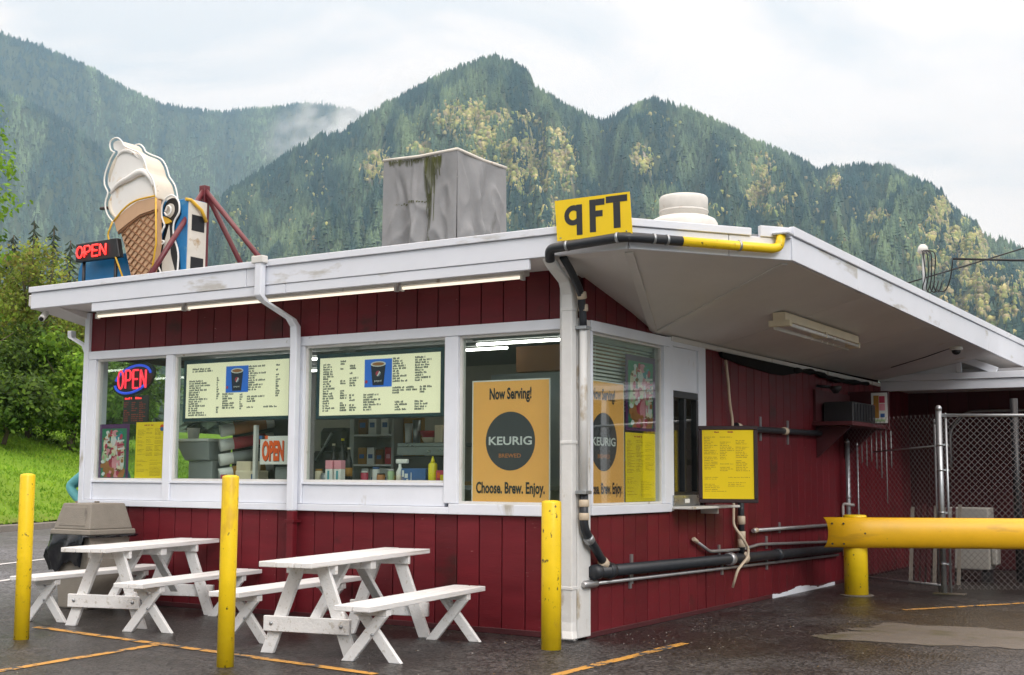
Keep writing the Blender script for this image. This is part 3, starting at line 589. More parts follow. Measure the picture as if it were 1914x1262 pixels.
for k in range(n):
    y0 = .10+k*w; zt = lambda y: 3.12-(y-.05)*(3.12-2.73)/1.45
    MB().platex([(y0, ZF), (y0+w-.011, ZF), (y0+w-.011, zt(y0+w)), (y0, zt(y0))], -.004, .014).build('siding_plank', 'red_siding', BLD)
MB().box(XL, -.02, -.024, .0, .0, .05).build('base_trim', 'red_dark', BLD, .004)
MB().box(.0, .024, .12, 7.2, .0, .045).build('base_trim', 'red_dark', BLD, .004)
mb = MB(); rr = random.Random(4); y = 4.45
while y < 6.6:
    d = .05; h = (.055+.018*math.sin(y*5)+rr.uniform(-.006, .006))*(1 if y < 5.9 else .55); mb.box(.024, .032, y, y+d, .0, h); y += d
mb.build('bare_foundation_strip', 'white_trim', BLD)
# ---- white window band on the front
yf = -.045
def rails(parts, name='window_frame', m='white_trim'):
    for b in parts: MB().box(*b).build(name, m, BLD, .006, seg=2)
rails([(XL+.03, -.145, yf, .06, 2.605, ZF+.004), (XL+.03, -1.285, yf-.012, .06, ZS, 1.075), (-1.285, -.145, yf-.012, .06, ZS, 1.105)])
rails([(XL+.03, -6.045, yf+.002, .06, 1.078, 2.602), (-4.945, -4.835, yf+.002, .06, 1.078, 2.602), (-3.150, -3.025, yf+.002, .06, 1.078, 2.602), (-1.350, -1.205, yf+.002, .06, 1.108, 2.602)], 'window_mullion')
for (a, b) in ((-6.042, -4.948), (-4.832, -3.153), (-3.022, -1.353)):
    MB().box(a, b, -.022, .05, 1.078, 1.258).build('apron_panel', 'white_trim', BLD, .003)
    MB().box(a, b, -.040, .06, 1.262, 1.286).build('window_sill', 'white_trim', BLD, .003)
def window(x0, x1, z0, z1):
    f = MB(); d = .022; y0, y1 = -.01, .05
    f.box(x0, x1, y0, y1, z0, z0+d); f.box(x0, x1, y0, y1, z1-d, z1); f.box(x0, x0+d, y0, y1, z0+d, z1-d); f.box(x1-d, x1, y0, y1, z0+d, z1-d)
    w_ = f.build('window', 'white_plastic', BLD)
    MB().box(x0+d, x1-d, .012, .018, z0+d, z1-d).build('pane', 'window_glass', w_)
    return w_
window(-6.044, -4.946, 1.287, 2.604); window(-4.834, -3.151, 1.287, 2.604); window(-3.024, -1.351, 1.287, 2.604); window(-1.204, -.146, 1.106, 2.604)
# corner posts
MB().box(-.142, .004, -.062, .0, .0, 3.13).box(-.03, .034, -.058, .165, .02, 2.69).build('corner_post', 'white_post', BLD, .006)
MB().box(XL-.05, XL+.028, -.05, .10, .0, 3.13).build('corner_post', 'white_trim', BLD, .005)
# ---- right wall: side window, service hatch
rx0, rx1 = -.05, .045
for b in ((rx0, rx1, .166, 1.76, 2.60, 2.694), (rx0, rx1+.006, .166, 1.76, ZS+.01, 1.10), (rx0, rx1-.002, .166, .20, 1.102, 2.598), (rx0, rx1-.002, 1.625, 1.76, 1.102, 2.598)):
    MB().box(*b).build('window_frame', 'white_trim', BLD, .006, seg=2)
f = MB(); f.box(-.05, .01, .202, 1.623, 1.102, 1.122); f.box(-.05, .01, .202, 1.623, 2.578, 2.598); f.box(-.05, .01, .202, .222, 1.122, 2.578); f.box(-.05, .01, 1.603, 1.623, 1.122, 2.578)
w_ = f.build('window', 'white_plastic', BLD); MB().box(-.014, -.008, .222, 1.603, 1.122, 2.578).build('pane', 'side_glass', w_)
MB().box(-.04, .036, 1.765, 1.84, 1.03, 2.705).build('hatch_frame', 'white_trim', BLD, .004); MB().box(-.04, .040, 2.44, 2.62, 1.20, 2.705).build('hatch_frame', 'white_trim', BLD, .004)
MB().box(-.04, .038, 1.842, 2.438, 2.62, 2.705).build('hatch_frame', 'white_trim', BLD, .004)
MB().box(-.04, .020, 1.842, 2.438, 2.19, 2.618).build('header_panel', 'white_trim', BLD, .003)
hf = MB(); hf.box(-.03, .03, 1.842, 2.438, 2.12, 2.188); hf.box(-.03, .03, 1.842, 1.872, 1.21, 2.118); hf.box(-.03, .03, 2.395, 2.438, 1.21, 2.118); hf.box(-.03, .03, 2.10, 2.15, 1.21, 2.118); hf.box(-.03, .03, 1.842, 2.438, 1.18, 1.208)
w_ = hf.build('service_window', 'black_paint', BLD, .003); MB().box(-.006, 0., 1.872, 2.395, 1.21, 2.118).build('pane', 'side_glass', w_)
MB().box(-.02, .05, 1.80, 2.42, 1.075, 1.178).build('service_sill', 'steel', BLD, .004); MB().box(.052, .054, 2.05, 2.16, 1.10, 1.14).build('sill_sticker', 'card_white', BLD)
MB().box(.0, .26, 1.78, 2.95, 1.045, 1.070).build('service_shelf', 'white_plastic', BLD, .005); MB().box(.02, .20, 2.50, 2.53, .99, 1.045).build('shelf_bracket', 'white_plastic', BLD)
# left wall glazing seen through the front windows
rails([(XL+.02, XL+.08, a, a+.07, 1.2, 2.62) for a in (.12, 1.2, 2.35, 3.5)], 'window_mullion')
w_ = MB().box(XL+.03, XL+.09, .19, 3.5, 1.19, 1.22).build('window', 'white_plastic', BLD); MB().box(XL+.05, XL+.056, .19, 3.5, 1.22, 2.62).build('pane', 'window_glass', w_)

# ---- roof: deck, fascia boards, folded soffit
B_, C_ = (.715, -.45), (1.62, .73); XO, YE = 1.62, 13.2; XLF = -6.62
roof = MB()
poly = [(XLF, -.44), B_, C_, (XO, YE), (-6.9, YE), (-7.0, 2.0)]
roof.add([(x, y, 3.36) for x, y in poly]+[(x, y, 3.30) for x, y in poly], [list(range(6)), [11, 10, 9, 8, 7, 6]]+[(i, 6+i, 6+(i+1) % 6, (i+1) % 6) for i in range(6)])
ROOF = roof.build('roof', 'roof_deck', BLD)
def board(p0, p1, z0, z1, t, z0b=None, z1b=None, name='fascia_board', m='white_fascia', par=None):
    """vertical board between plan points p0,p1; faces outward to the right of p0->p1"""
    p0, p1 = Vector((*p0, 0)), Vector((*p1, 0)); d = (p1-p0).normalized(); nrm = Vector((d.y, -d.x, 0))*t
    z0b = z0 if z0b is None else z0b; z1b = z1 if z1b is None else z1b
    q = lambda p, o, z: (p.x+o.x, p.y+o.y, z); zz = Vector((0, 0, 0))
    return MB().hexa([q(p0, nrm, z0), q(p1, nrm, z0b), q(p1, zz, z0b), q(p0, zz, z0)], [q(p0, nrm, z1), q(p1, nrm, z1b), q(p1, zz, z1b), q(p0, zz, z1)]).build(name, m, ROOF, .004)
yF = -.452
board((XLF, yF), (-3.40, yF), 3.155, 3.33, .03); board((-3.394, yF), (.715, yF), 3.155, 3.332, .03)
board((-5.63, yF+.012), (-2.9, yF+.012), 3.062, 3.152, .032); board((-2.894, yF+.012), (-.20, yF+.012), 3.062, 3.152, .032)
board((XLF-.02, yF), (-3.1, yF), 3.334, 3.395, .052, name='roof_flashing'); board((-3.097, yF), (.72, yF), 3.334, 3.395, .052, name='roof_flashing')
dB = Vector((C_[0]-B_[0], C_[1]-B_[1])); 
def lerp2(a, b, t): return (a[0]+(b[0]-a[0])*t, a[1]+(b[1]-a[1])*t)
board(B_, lerp2(B_, C_, .60), 3.155, 3.335, .03); board(lerp2(B_, C_, .604), C_, 3.155, 3.335, .03)
board(lerp2(B_, C_, .0), lerp2(B_, C_, .74), 3.337, 3.40, .05, name='roof_flashing'); board(lerp2(B_, C_, .80), C_, 3.337, 3.43, .045, name='roof_flashing')
zo = lambda y: 3.158-(y-.73)*.0126
ys = [.73, 2.55, 5.2, 8.4, YE]
for a, b in zip(ys[:-1], ys[1:]):
    board((XO, a+.003), (XO, b-.003), zo(a), 3.36-(a-.7)*.001, .03, z0b=zo(b), z1b=3.36-(b-.7)*.001)
    board((XO, a+.002), (XO, b-.002), 3.364-(a-.7)*.001, 3.445-(a-.7)*.001, .05, z0b=3.364-(b-.7)*.001, z1b=3.445-(b-.7)*.001, name='roof_flashing')
board((-7.0, 2.0), (XLF, yF), 3.155, 3.36, .03); board((-6.9, YE), (-7.0, 2.0), 3.155, 3.36, .03)
MB().box(XLF-.10, XLF-.032, -.44, -.30, 3.19, 3.32).build('gutter_end', 'white_plastic', ROOF, .01)
def panel(pts, m='soffit', name='soffit_panel', t=.025):
    n = len(pts); return MB().add([Vector(p) for p in pts]+[Vector(p)+Vector((0, 0, t)) for p in pts], [list(range(n))[::-1], list(range(n, 2*n))]+[(i, (i+1) % n, n+(i+1) % n, n+i) for i in range(n)]).build(name, m, ROOF)
P0 = (0., 1.5, 2.712); Bz = (.712, -.452, 3.157); Cz = (1.618, .73, 3.157); A0 = (-.02, -.45, 3.157); W0 = (-.02, .05, 3.122)
panel([(XL-.02, -.45, 3.157), A0, W0, (XL-.02, .05, 3.14)])
panel([A0, Bz, P0, W0]); panel([Bz, Cz, P0])
iz = lambda y: 2.712+(y-1.5)*.006
seg = [(.73, 1.5), (2.9, 3.0), (5.4, 5.4), (8.0, 8.0), (YE, YE)]
for k in range(4):
    (ya, yi), (yb, yj) = seg[k], seg[k+1]; g = .006
    panel([(0, yi+(g if k else 0), iz(yi)), (1.618, ya+(g if k else 0), zo(ya)-.002), (1.618, yb-g, zo(yb)-.002), (0, yj-g, iz(yj))])
for a, b in ((Bz, P0), (Cz, P0)):                              # battens on the folds
    a, b = Vector(a), Vector(b); MB().bar(a.lerp(b, .03)-Vector((0, 0, .006)), a.lerp(b, .98)-Vector((0, 0, .006)), .07, .014).build('fold_batten', 'soffit', ROOF)
panel([(-6.62, -.45, 3.157), (XL-.02, -.45, 3.157), (XL-.02, 0., 3.14), (XL-.02, 1.5, 2.712)]); panel([(-6.62, -.45, 3.157), (XL-.02, 1.5, 2.712), (XL-.02, 6, 2.73), (-6.98, 6, 3.155), (-6.98, 2., 3.157)])
MB().box(.0, .045, 1.80, 8.9, 2.665, 2.715).build('soffit_trim', 'white_plastic', ROOF, .004)
# tarry old flashing along the wall under the canopy
MB().add([(.018, 3.0, 2.66), (.018, 5.3, 2.665), (.018, 5.3, 2.60), (.018, 4.9, 2.545), (.018, 4.5, 2.54), (.018, 3.6, 2.57), (.018, 3.05, 2.61), (.06, 3.0, 2.66), (.06, 5.3, 2.665), (.06, 5.3, 2.60), (.05, 4.9, 2.545), (.05, 4.5, 2.54), (.05, 3.6, 2.57), (.05, 3.05, 2.61)],
    [list(range(7)), list(range(7, 14))[::-1]]+[(i, 7+i, 7+(i+1) % 7, (i+1) % 7) for i in range(7)]).build('tarred_flashing', 'tar', BLD)
MB().tube(smoothpath([(.05, 5.2, 2.63), (.05, 6.0, 2.66), (.06, 6.8, 2.62), (.06, 8.2, 2.66)], 5), [.03+.012*math.sin(i*2.1) for i in range(16)], 7).build('tarred_flashing', 'tar', BLD)

# ---- downspouts
def downspout(path, w, d, m, name='downspout'):
    mb = MB(); P = [Vector(p) for p in path]; vs = []
    for i, p in enumerate(P):
        vs += [(p.x-w/2, p.y-d/2, p.z), (p.x+w/2, p.y-d/2, p.z), (p.x+w/2, p.y+d/2, p.z), (p.x-w/2, p.y+d/2, p.z)]
    fs = [(0, 1, 2, 3), tuple(len(vs)-4+k for k in range(4))]
    for i in range(len(P)-1): fs += [(i*4+k, i*4+(k+1) % 4, i*4+4+(k+1) % 4, i*4+4+k) for k in range(4)]
    mb.add(vs, fs); return mb.build(name, m, BLD, .01, seg=2)
downspout([(-.0, -.475, 3.13), (.01, -.40, 3.06), (.0, -.20, 2.97), (-.018, -.12, 2.88), (-.02, -.115, 2.76), (-.02, -.115, .16), (-.01, -.13, .09), (.02, -.17, .03)], .105, .085, 'white_post')
for z in (2.74, 1.62, .42): MB().box(-.078, .038, -.163, -.064, z, z+.028).build('downspout_strap', 'white_post', BLD, .004)
downspout([(-3.17, -.53, 3.39), (-3.17, -.53, 3.05), (-3.165, -.47, 3.00), (-3.10, -.16, 2.86), (-3.09, -.105, 2.79), (-3.088, -.10, 2.6), (-3.088, -.10, 1.012)], .085, .07, 'white_trim')
MB().box(-3.25, -3.10, -.575, -.50, 3.36, 3.43).build('rain_head', 'white_plastic', BLD, .006)
downspout([(-3.088, -.09, 1.01), (-3.088, -.09, .12), (-3.088, -.12, .05)], .085, .07, 'red_siding')
MB().box(-3.15, -3.03, -.135, -.02, .90, .925).build('downspout_strap', 'red_siding', BLD)
downspout([(-6.72, .16, 2.98), (-6.70, .15, 2.90), (-6.36, .07, 2.78), (-6.30, .06, 2.70), (-6.295, .06, .1)], .07, .07, 'white_trim')
MB().box(-6.62, -6.42, .3, .5, 2.78, 2.98).build('junction_box', 'white_plastic', BLD, .01)
# strip light under the front fascia
for a, b in ((-5.88, -4.53), (-4.50, -1.78), (-1.75, -.42)):
    t = thing('strip_light', {-5.88: 'short lit strip light under the left end of the front fascia', -4.5: 'long lit strip light under the middle of the front fascia', -1.75: 'lit strip light under the right end of the front fascia'}[a], 'light', ((a+b)/2, -.16, 3.05), 0, 'strip lights under the front fascia')
    MB().box(a, b, -.20, -.10, 3.075, 3.12).build('housing', 'white_plastic', t, .004)
    MB().tube([(a+.03, -.19, 3.055), (b-.03, -.19, 3.055)], .0135, 8).build('tube', 'tube_lit', t); 
    for x in (a+.015, b-.015): MB().box(x-.012, x+.012, -.215, -.165, 3.03, 3.08).build('lamp_holder', 'white_plastic', t)

# ================================================================ painted lines and the concrete patch
def strip(name, pts, w, z, m):
    mb = MB(); P = [Vector((x, y, z)) for x, y in pts]
    L_ = []; R_ = []
    for i, p in enumerate(P):
        d = (P[min(i+1, len(P)-1)]-P[max(i-1, 0)]).normalized(); s = Vector((d.y, -d.x, 0))*w/2*(1+.12*math.sin(i*2.3)); L_.append(p-s); R_.append(p+s)
    n = len(P); mb.add(L_+R_, [(i, n+i, n+i+1, i+1) for i in range(n-1)]); return structure(mb, name, m)
def subdiv(a, b, n=10): return [(a[0]+(b[0]-a[0])*k/n+.006*math.sin(k*1.9), a[1]+(b[1]-a[1])*k/n) for k in range(n+1)]
strip('parking_line', subdiv((-2.40, -4.6), (-2.64, -2.05)), .09, .004, 'line_yellow')
strip('parking_line', subdiv((-4.4, -1.93), (-.25, -2.375), 16), .085, .0045, 'line_yellow')
strip('parking_line', subdiv((.75, -3.2), (.825, .32)), .09, .004, 'line_yellow')
strip('parking_line', subdiv((1.60, 4.02), (2.62, 5.70)), .09, .004, 'line_yellow')
rr = random.Random(9); pts = []
for k in range(90):
    t = 2*math.pi*k/90; x, y = math.cos(t), math.sin(t); s = (1/max(abs(x), abs(y))**.75)*(1+.10*math.sin(t*3+1)+.05*math.sin(t*11)+rr.uniform(-.05, .05)); pts.append((2.72+1.12*x*s*.98+.20*y*s+rr.uniform(-.03, .03), 2.1+.72*y*s+.10*x*s+rr.uniform(-.03, .03), .004))
structure(MB().add(pts, [list(range(90))]), 'concrete_patch', 'concrete')

# ================================================================ picnic tables and benches
def boards_top(t, L, n, bw, z, th, gap=.011, name='top_board'):
    W = n*bw+(n-1)*gap
    for k in range(n):
        x = -W/2+k*(bw+gap); e = random.uniform(-.006, .006)
        MB().box(x, x+bw, -L/2+e, L/2+e, z-th, z+random.uniform(-.0015, .0015)).build(name, 'bench_paint', t, .005, local=True, seg=2)
    return W
def picnic_table(label, loc, rot, L, H):
    t = thing('picnic_table', label, 'picnic table', loc, rot, 'white picnic tables in front of the snack bar'); W = boards_top(t, L, 3, .142, H, .04)
    yl = L/2-.40
    for sy in (-1, 1):
        y = sy*yl
        MB().box(-W/2+.01, W/2-.01, y-.02, y+.02, H-.04-.07, H-.042).build('top_cleat', 'bench_paint', t, .004, local=True)
        for sx in (-1, 1):
            o = sy*.021
            MB().hexa([(sx*.36-.055, y+o-.019, 0), (sx*.36+.055, y+o-.019, 0), (sx*.36+.055, y+o+.019, 0), (sx*.36-.055, y+o+.019, 0)], [(sx*.10-.055, y+o-.019, H-.045), (sx*.10+.055, y+o-.019, H-.045), (sx*.10+.055, y+o+.019, H-.045), (sx*.10-.055, y+o+.019, H-.045)]).build('leg', 'bench_paint', t, .004, local=True)
        MB().box(-.37, .37, y+sy*.042, y+sy*.078, .17, .285).build('stretcher', 'bench_paint', t, .004, local=True)
        for sx in (-1, 1): MB().lathe([(.0, .0), (.016, .0), (.014, .008), (0, .010)], (sx*.30, y+sy*.0785, .23), 8, axis='y').build('bolt', 'galv', t, local=True) if sy > 0 else MB().lathe([(.0, .0), (.016, .0), (.014, -.008), (0, -.010)], (sx*.30, y+sy*.0785, .23), 8, axis='y').build('bolt', 'galv', t, local=True)
        MB().bar((0, y-sy*.03, .23), (0, sy*.10, H-.06), .085, .038, upv=(0, sy*1, .9)).build('diagonal_brace', 'bench_paint', t, .004, local=True)
    MB().box(-.20, .20, -.045, .045, H-.11, H-.045).build('centre_cleat', 'bench_paint', t, .004, local=True)
    return t
def picnic_bench(label, loc, rot, L, H):
    t = thing('picnic_bench', label, 'bench', loc, rot, 'white benches beside the picnic tables'); W = boards_top(t, L, 2, .142, H, .04, name='seat_board')
    for sy in (-1, 1):
        y = sy*(L/2-.30)
        MB().box(-W/2+.01, W/2-.01, y-.035, y+.035, H-.042-.05, H-.042).build('seat_cleat', 'bench_paint', t, .004, local=True)
        for k, sx in enumerate((-1, 1)):
            o = (k-.5)*.042
            MB().hexa([(sx*.19-.05, y+o-.019, 0), (sx*.19+.05, y+o-.019, 0), (sx*.19+.05, y+o+.019, 0), (sx*.19-.05, y+o+.019, 0)], [(-sx*.09-.05, y+o-.019, H-.093), (-sx*.09+.05, y+o-.019, H-.093), (-sx*.09+.05, y+o+.019, H-.093), (-sx*.09-.05, y+o+.019, H-.093)]).build('leg', 'bench_paint', t, .004, local=True)
        MB().lathe([(0, 0), (.012, 0), (.010, sy*.008), (0, sy*.009)], (.02, y+sy*.0405, H*.47), 8, axis='y').build('bolt', 'galv', t, local=True)
    return t
picnic_table('white picnic table in front of the third window, between the two nearer benches', (-1.377, -1.278, 0), R(11.0), 2.06, .715)
picnic_table('white picnic table further left, close to the trash can', (-4.06, -1.02, 0), R(15), 1.92, .714)
picnic_bench('white bench nearest the corner post, right of the nearer picnic table', (-.735, -1.27, 0), R(8.4), 1.94, .427)
picnic_bench('white bench on the left side of the nearer picnic table', (-2.25, -1.02, 0), R(8.4), 1.90, .427)
picnic_bench('white bench on the right side of the further picnic table', (-3.45, -1.00, 0), R(12), 1.90, .435)
picnic_bench('white bench in front of the trash can, left of the further picnic table', (-4.80, -1.00, 0), R(9), 1.84, .43)

# ================================================================ bollards
def bollard(label, x, y, h, r, lean=(0, 0)):
    t = thing('bollard', label, 'bollard', (x, y, 0), 0, 'yellow steel bollards in front of the snack bar')
    MB().tube([(0, 0, -.05), (lean[0]*.5, lean[1]*.5, h*.5), (lean[0], lean[1], h-.012), (lean[0], lean[1], h)], [r, r, r, r*.93], 24).build('post', 'yellow_paint', t, local=True)
    MB().lathe([(r*.9, 0), (r*.6, .006), (0, .008)], (lean[0], lean[1], h), 24).build('cap', 'yellow_paint', t, local=True)
bollard('thin yellow bollard at the left edge, in front of the bench by the trash can', -3.81, -2.53, 1.345, .061, (-.015, 0))
bollard('thin yellow bollard between the two picnic tables, with black chipped paint', -1.363, -2.68, 1.342, .060, (.0, 0))
bollard('thick short yellow bollard beside the white corner post', .095, -.60, 1.155, .079)

# ================================================================ trash can
t = thing('trash_can', 'beige pebbled square trash can with a hooded lid beside the picnic table', 'trash can', (-5.40, -.52, 0))
c = (-5.40, -.52)
def sq(h, r): return [(c[0]-r, c[1]-r, h), (c[0]+r, c[1]-r, h), (c[0]+r, c[1]+r, h), (c[0]-r, c[1]+r, h)]
MB().hexa(sq(.0, .225), sq(.74, .262)).build('body', 'can_shell', t, .02, seg=2)
h_ = MB().hexa(sq(.741, .30), sq(.795, .295)).hexa(sq(.796, .275), sq(1.055, .215)).build('hood', 'can_shell', t, .012, seg=2)
MB().add([(c[0]-.205, c[1]-.262, .83), (c[0]+.205, c[1]-.262, .83), (c[0]+.175, c[1]-.222, 1.02), (c[0]-.175, c[1]-.222, 1.02), (c[0]-.205, c[1]-.272, .83), (c[0]+.205, c[1]-.272, .83), (c[0]+.175, c[1]-.232, 1.02), (c[0]-.175, c[1]-.232, 1.02)], [(4, 5, 6, 7), (0, 4, 7, 3), (1, 2, 6, 5), (3, 7, 6, 2), (0, 1, 5, 4)]).build('flap', 'can_shell', h_, .004)
rr = random.Random(3); N, M = 56, 7; vs = []                 # crumpled black liner hanging out below the lid
for j in range(M):
    for i in range(N):
        a = 2*math.pi*i/N; x, y = math.cos(a), math.sin(a); s = .285/max(abs(x), abs(y)); fr = j/(M-1); hang = .10+.13*(.5+.5*math.sin(a*2-1.0))+.05*math.sin(a*5)
        if -2.6 < a-2*math.pi < -.9: hang += .10
        elif not (2.4 < a < 3.7): hang = .03
        puff = .02+.05*math.sin(fr*3.1)*(1+.7*math.sin(a*9+j)); vs.append((c[0]+x*(s+puff*.6*rr.uniform(.7, 1.3)), c[1]+y*(s+puff*.6*rr.uniform(.7, 1.3)), .742-hang*fr*rr.uniform(.9, 1.08)))
MB().add(vs, [(j*N+i, j*N+(i+1) % N, (j+1)*N+(i+1) % N, (j+1)*N+i) for j in range(M-1) for i in range(N)], smooth=True).build('liner_bag', 'bag', t)
MB().box(c[0]+.02, c[0]+.06, c[1]-.02, c[1]+.02, 1.057, 1.075).build('lid_knob', 'can_shell', t, .004)

# ================================================================ pipes on the right wall
XP = .06
def pipe_thing(name, label, pts, r, m, straps=(), couplers=(), fill=.06, n=12, cap=None):
    P = fillet(pts, fill) if fill else [Vector(p) for p in pts]; t = thing(name, label, 'pipe', tuple(pts[0]), 0, None)
    MB().tube(P, r, n).build('pipe_run', m, t)
    for (p, d, mm) in couplers:
        p, d = Vector(p), Vector(d).normalized(); MB().tube([p-d*.045, p-d*.04, p+d*.04, p+d*.045], [r*1.02, r*1.28, r*1.28, r*1.02], n).build('coupling', mm, t)
    for (y, z0, z1) in straps: MB().box(.014, .03, y-.02, y+.02, z0, z1).build('strap', 'galv', t)
    return t
pipe_thing('drain_pipe', 'thick black drain pipe running low along the red side wall', [(XP+.02, .16, .553), (XP+.02, 6.7, .455)], .052, 'black_pipe', straps=[(.95, .40, .66)], couplers=[((XP+.02, .42, .549), (0, 1, -.015), 'black_pipe'), ((XP+.02, 3.1, .509), (0, 1, -.015), 'conduit'), ((XP+.02, 3.45, .504), (0, 1, -.015), 'beige_pipe'), ((XP+.02, 4.5, .488), (0, 1, -.015), 'black_pipe')], fill=0, n=16)
MB().lathe([(.0, -.03), (.062, -.03), (.062, .05), (.053, .06)], (XP+.02, .16, .553), 16, axis='y').build('end_cap', 'black_pipe', bpy.data.objects['drain_pipe'])
pipe_thing('conduit_pipe', 'thin steel conduit just below the thick black drain pipe', [(XP-.01, .06, .455), (XP-.01, 6.75, .372)], .016, 'conduit', straps=[(.92, .36, .50), (3.02, .35, .47), (4.3, .33, .45)], fill=0)
MB().tube([(XP-.01, .0, .456), (XP-.01, .03, .456), (XP-.01, .22, .453), (XP-.01, .25, .453)], [.02, .034, .034, .02], 10).build('union', 'conduit', bpy.data.objects['conduit_pipe'])
pipe_thing('conduit_pipe', 'steel conduit with a kinked end above the thick drain pipe', [(XP-.01, 2.24, .745), (XP, 2.62, .607), (XP, 3.50, .590), (XP, 3.98, .622), (XP, 6.6, .545)], .017, 'conduit', straps=[(2.95, .54, .66), (4.3, .56, .70)], couplers=[((XP-.005, 2.28, .731), (0, .94, -.34), 'beige_pipe')])
pipe_thing('conduit_pipe', 'short straight steel conduit reaching the yellow guard rail', [(XP, 3.80, .778), (XP, 6.5, .760)], .021, 'conduit', straps=[(4.72, .72, .84)], couplers=[((XP, 3.88, .777), (0, 1, 0), 'beige_pipe')])
pipe_thing('flexible_pipe', 'beige flexible pipe running down the red wall behind the yellow menu board', [(XP, 3.10, 2.58), (XP, 3.16, 2.35), (XP, 3.20, 2.10), (XP, 3.26, 1.98), (XP, 3.27, 1.2), (XP, 3.25, .85), (XP+.10, 3.25, .72), (XP+.12, 3.36, .61), (XP+.12, 3.34, .52), (XP+.10, 3.10, .40), (XP+.05, 3.08, .22)], .015, 'beige_pipe', fill=.05)
pipe_thing('drain_pipe', 'black vertical pipe with pale couplings below the yellow menu board', [(XP+.02, 3.42, 1.5), (XP+.02, 3.42, .50)], .034, 'black_pipe', couplers=[((XP+.02, 3.42, z), (0, 0, 1), 'beige_pipe') for z in (.90, .74, .66)], fill=0)
pipe_thing('drain_pipe', 'black pipe running level across the red wall above the yellow menu board', [(XP, 3.36, 1.90), (XP, 3.5, 1.875), (XP, 6.5, 1.905)], .036, 'black_pipe', straps=[(4.17, 1.76, 2.03), (5.05, 1.74, 2.02)], couplers=[((XP, 3.42, 1.885), (0, 1, -.1), 'beige_pipe'), ((XP, 4.85, 1.89), (0, 1, 0), 'beige_pipe')])
t = thing('drain_pipe', 'black and white drain pipe climbing the corner beside the side window', 'pipe', (.09, -.03, .6))
MB().tube(fillet([(.10, -.43, 3.15), (.10, -.30, 3.06), (.095, -.12, 2.90), (.085, -.065, 2.74), (.085, -.055, 2.60)], .06), .032, 12).build('upper_run', 'black_pipe', t)
MB().tube([(.085, -.055, 2.60), (.085, -.05, 1.215)], .034, 12).build('middle_run', 'white_post', t)
MB().tube(fillet([(.085, -.05, 1.215), (.085, -.045, .92), (.085, .27, .645), (.085, .42, .575)], .07), .037, 12).build('lower_run', 'black_pipe', t)
for (p, d, r_, m_) in (((.093, -.10, 2.87), (0, .3, -1), .043, 'beige_pipe'), ((.086, -.06, 2.77), (0, .1, -1), .042, 'beige_pipe'), ((.085, -.048, 1.13), (0, 0, 1), .044, 'beige_pipe'), ((.085, -.046, 1.02), (0, 0, 1), .044, 'beige_pipe'), ((.085, .04, .83), (0, .75, -.65), .047, 'galv'), ((.085, .30, .62), (0, .8, -.5), .047, 'beige_pipe')):
    p, d = Vector(p), Vector(d).normalized(); MB().tube([p-d*.03, p-d*.024, p+d*.024, p+d*.03], [r_*.9, r_, r_, r_*.9], 12).build('coupling', m_, t)
for z in (2.60, 1.22): MB().box(.03, .135, -.105, -.0, z-.014, z+.014).build('clamp', 'galv', t, .003)

# ================================================================ yellow menu board on the wall, angled to the drivers
import mathutils.noise
a_ = math.atan2(.41, .912)*0+R(22); t = thing('menu_board', 'yellow drive-up menu board in a dark brown frame on the red side wall', 'menu board', (.36, 2.40, 1.10), a_)
def MBX(mb, name, m, par=None, bev=0.): return mb.build(name, m, par or t, bev, local=True)
w2, h = .290, .758
fr = MB(); fr.box(-w2, w2, -.02, .03, 0, .04); fr.box(-w2, w2, -.02, .03, h-.04, h); fr.box(-w2, -w2+.04, -.02, .03, .04, h-.04); fr.box(w2-.04, w2, -.02, .03, .04, h-.04)
MBX(fr, 'frame', 'frame_brown', bev=.006); MBX(MB().box(-w2+.04, w2-.04, -.008, .02, .04, h-.04), 'menu_sheet', 'menu_yellow')
MBX(MB().bar((-.15, .03, .4), (-.27, .30, .4), .05, .05), 'wall_bracket', 'frame_brown')
def small_print(x0, x1, z0, z1, y, cols, lh, rnd_, fill=.72, skip=.12, xdir=None):
    """rows of tiny illegible word marks, as on a far menu sheet"""
    mb = MB(); n = int((z1-z0)/lh); cw = (x1-x0)/cols
    for c_ in range(cols):
        k = 0
        while k < n:
            if rnd_.random() < skip: k += 1; continue
            z = z1-(k+1)*lh; x = x0+c_*cw; end = x+cw*rnd_.uniform(.35, .95)
            while x < end:
                for _ in range(rnd_.randint(2, 7)):      # letters of one word
                    w = lh*rnd_.choice((.30, .42, .48)); top = lh*fill*rnd_.choice((.72, 1, 1, .86))
                    if x+w > end: break
                    mb.add([(x, y, z+lh*.12), (x+w, y, z+lh*.12), (x+w, y, z+top), (x, y, z+top)], [(0, 1, 2, 3)]); x += w+lh*.14
                x += lh*.45
            k += 1
    return mb
rr = random.Random(12)
MBX(small_print(-w2+.06, w2-.06, .30, h-.10, -.0095, 3, .0165, rr, .5, .25), 'menu_lettering', 'ink_brown')['kind'] = 'stuff'; MBX(small_print(-w2+.06, w2-.06, .07, .28, -.0095, 2, .017, rr, .45, .45), 'menu_lettering', 'ink_brown')['kind'] = 'stuff'
MBX(small_print(-.13, .13, h-.075, h-.05, -.0095, 2, .022, rr, .8, 0), 'menu_heading', 'ink_red')

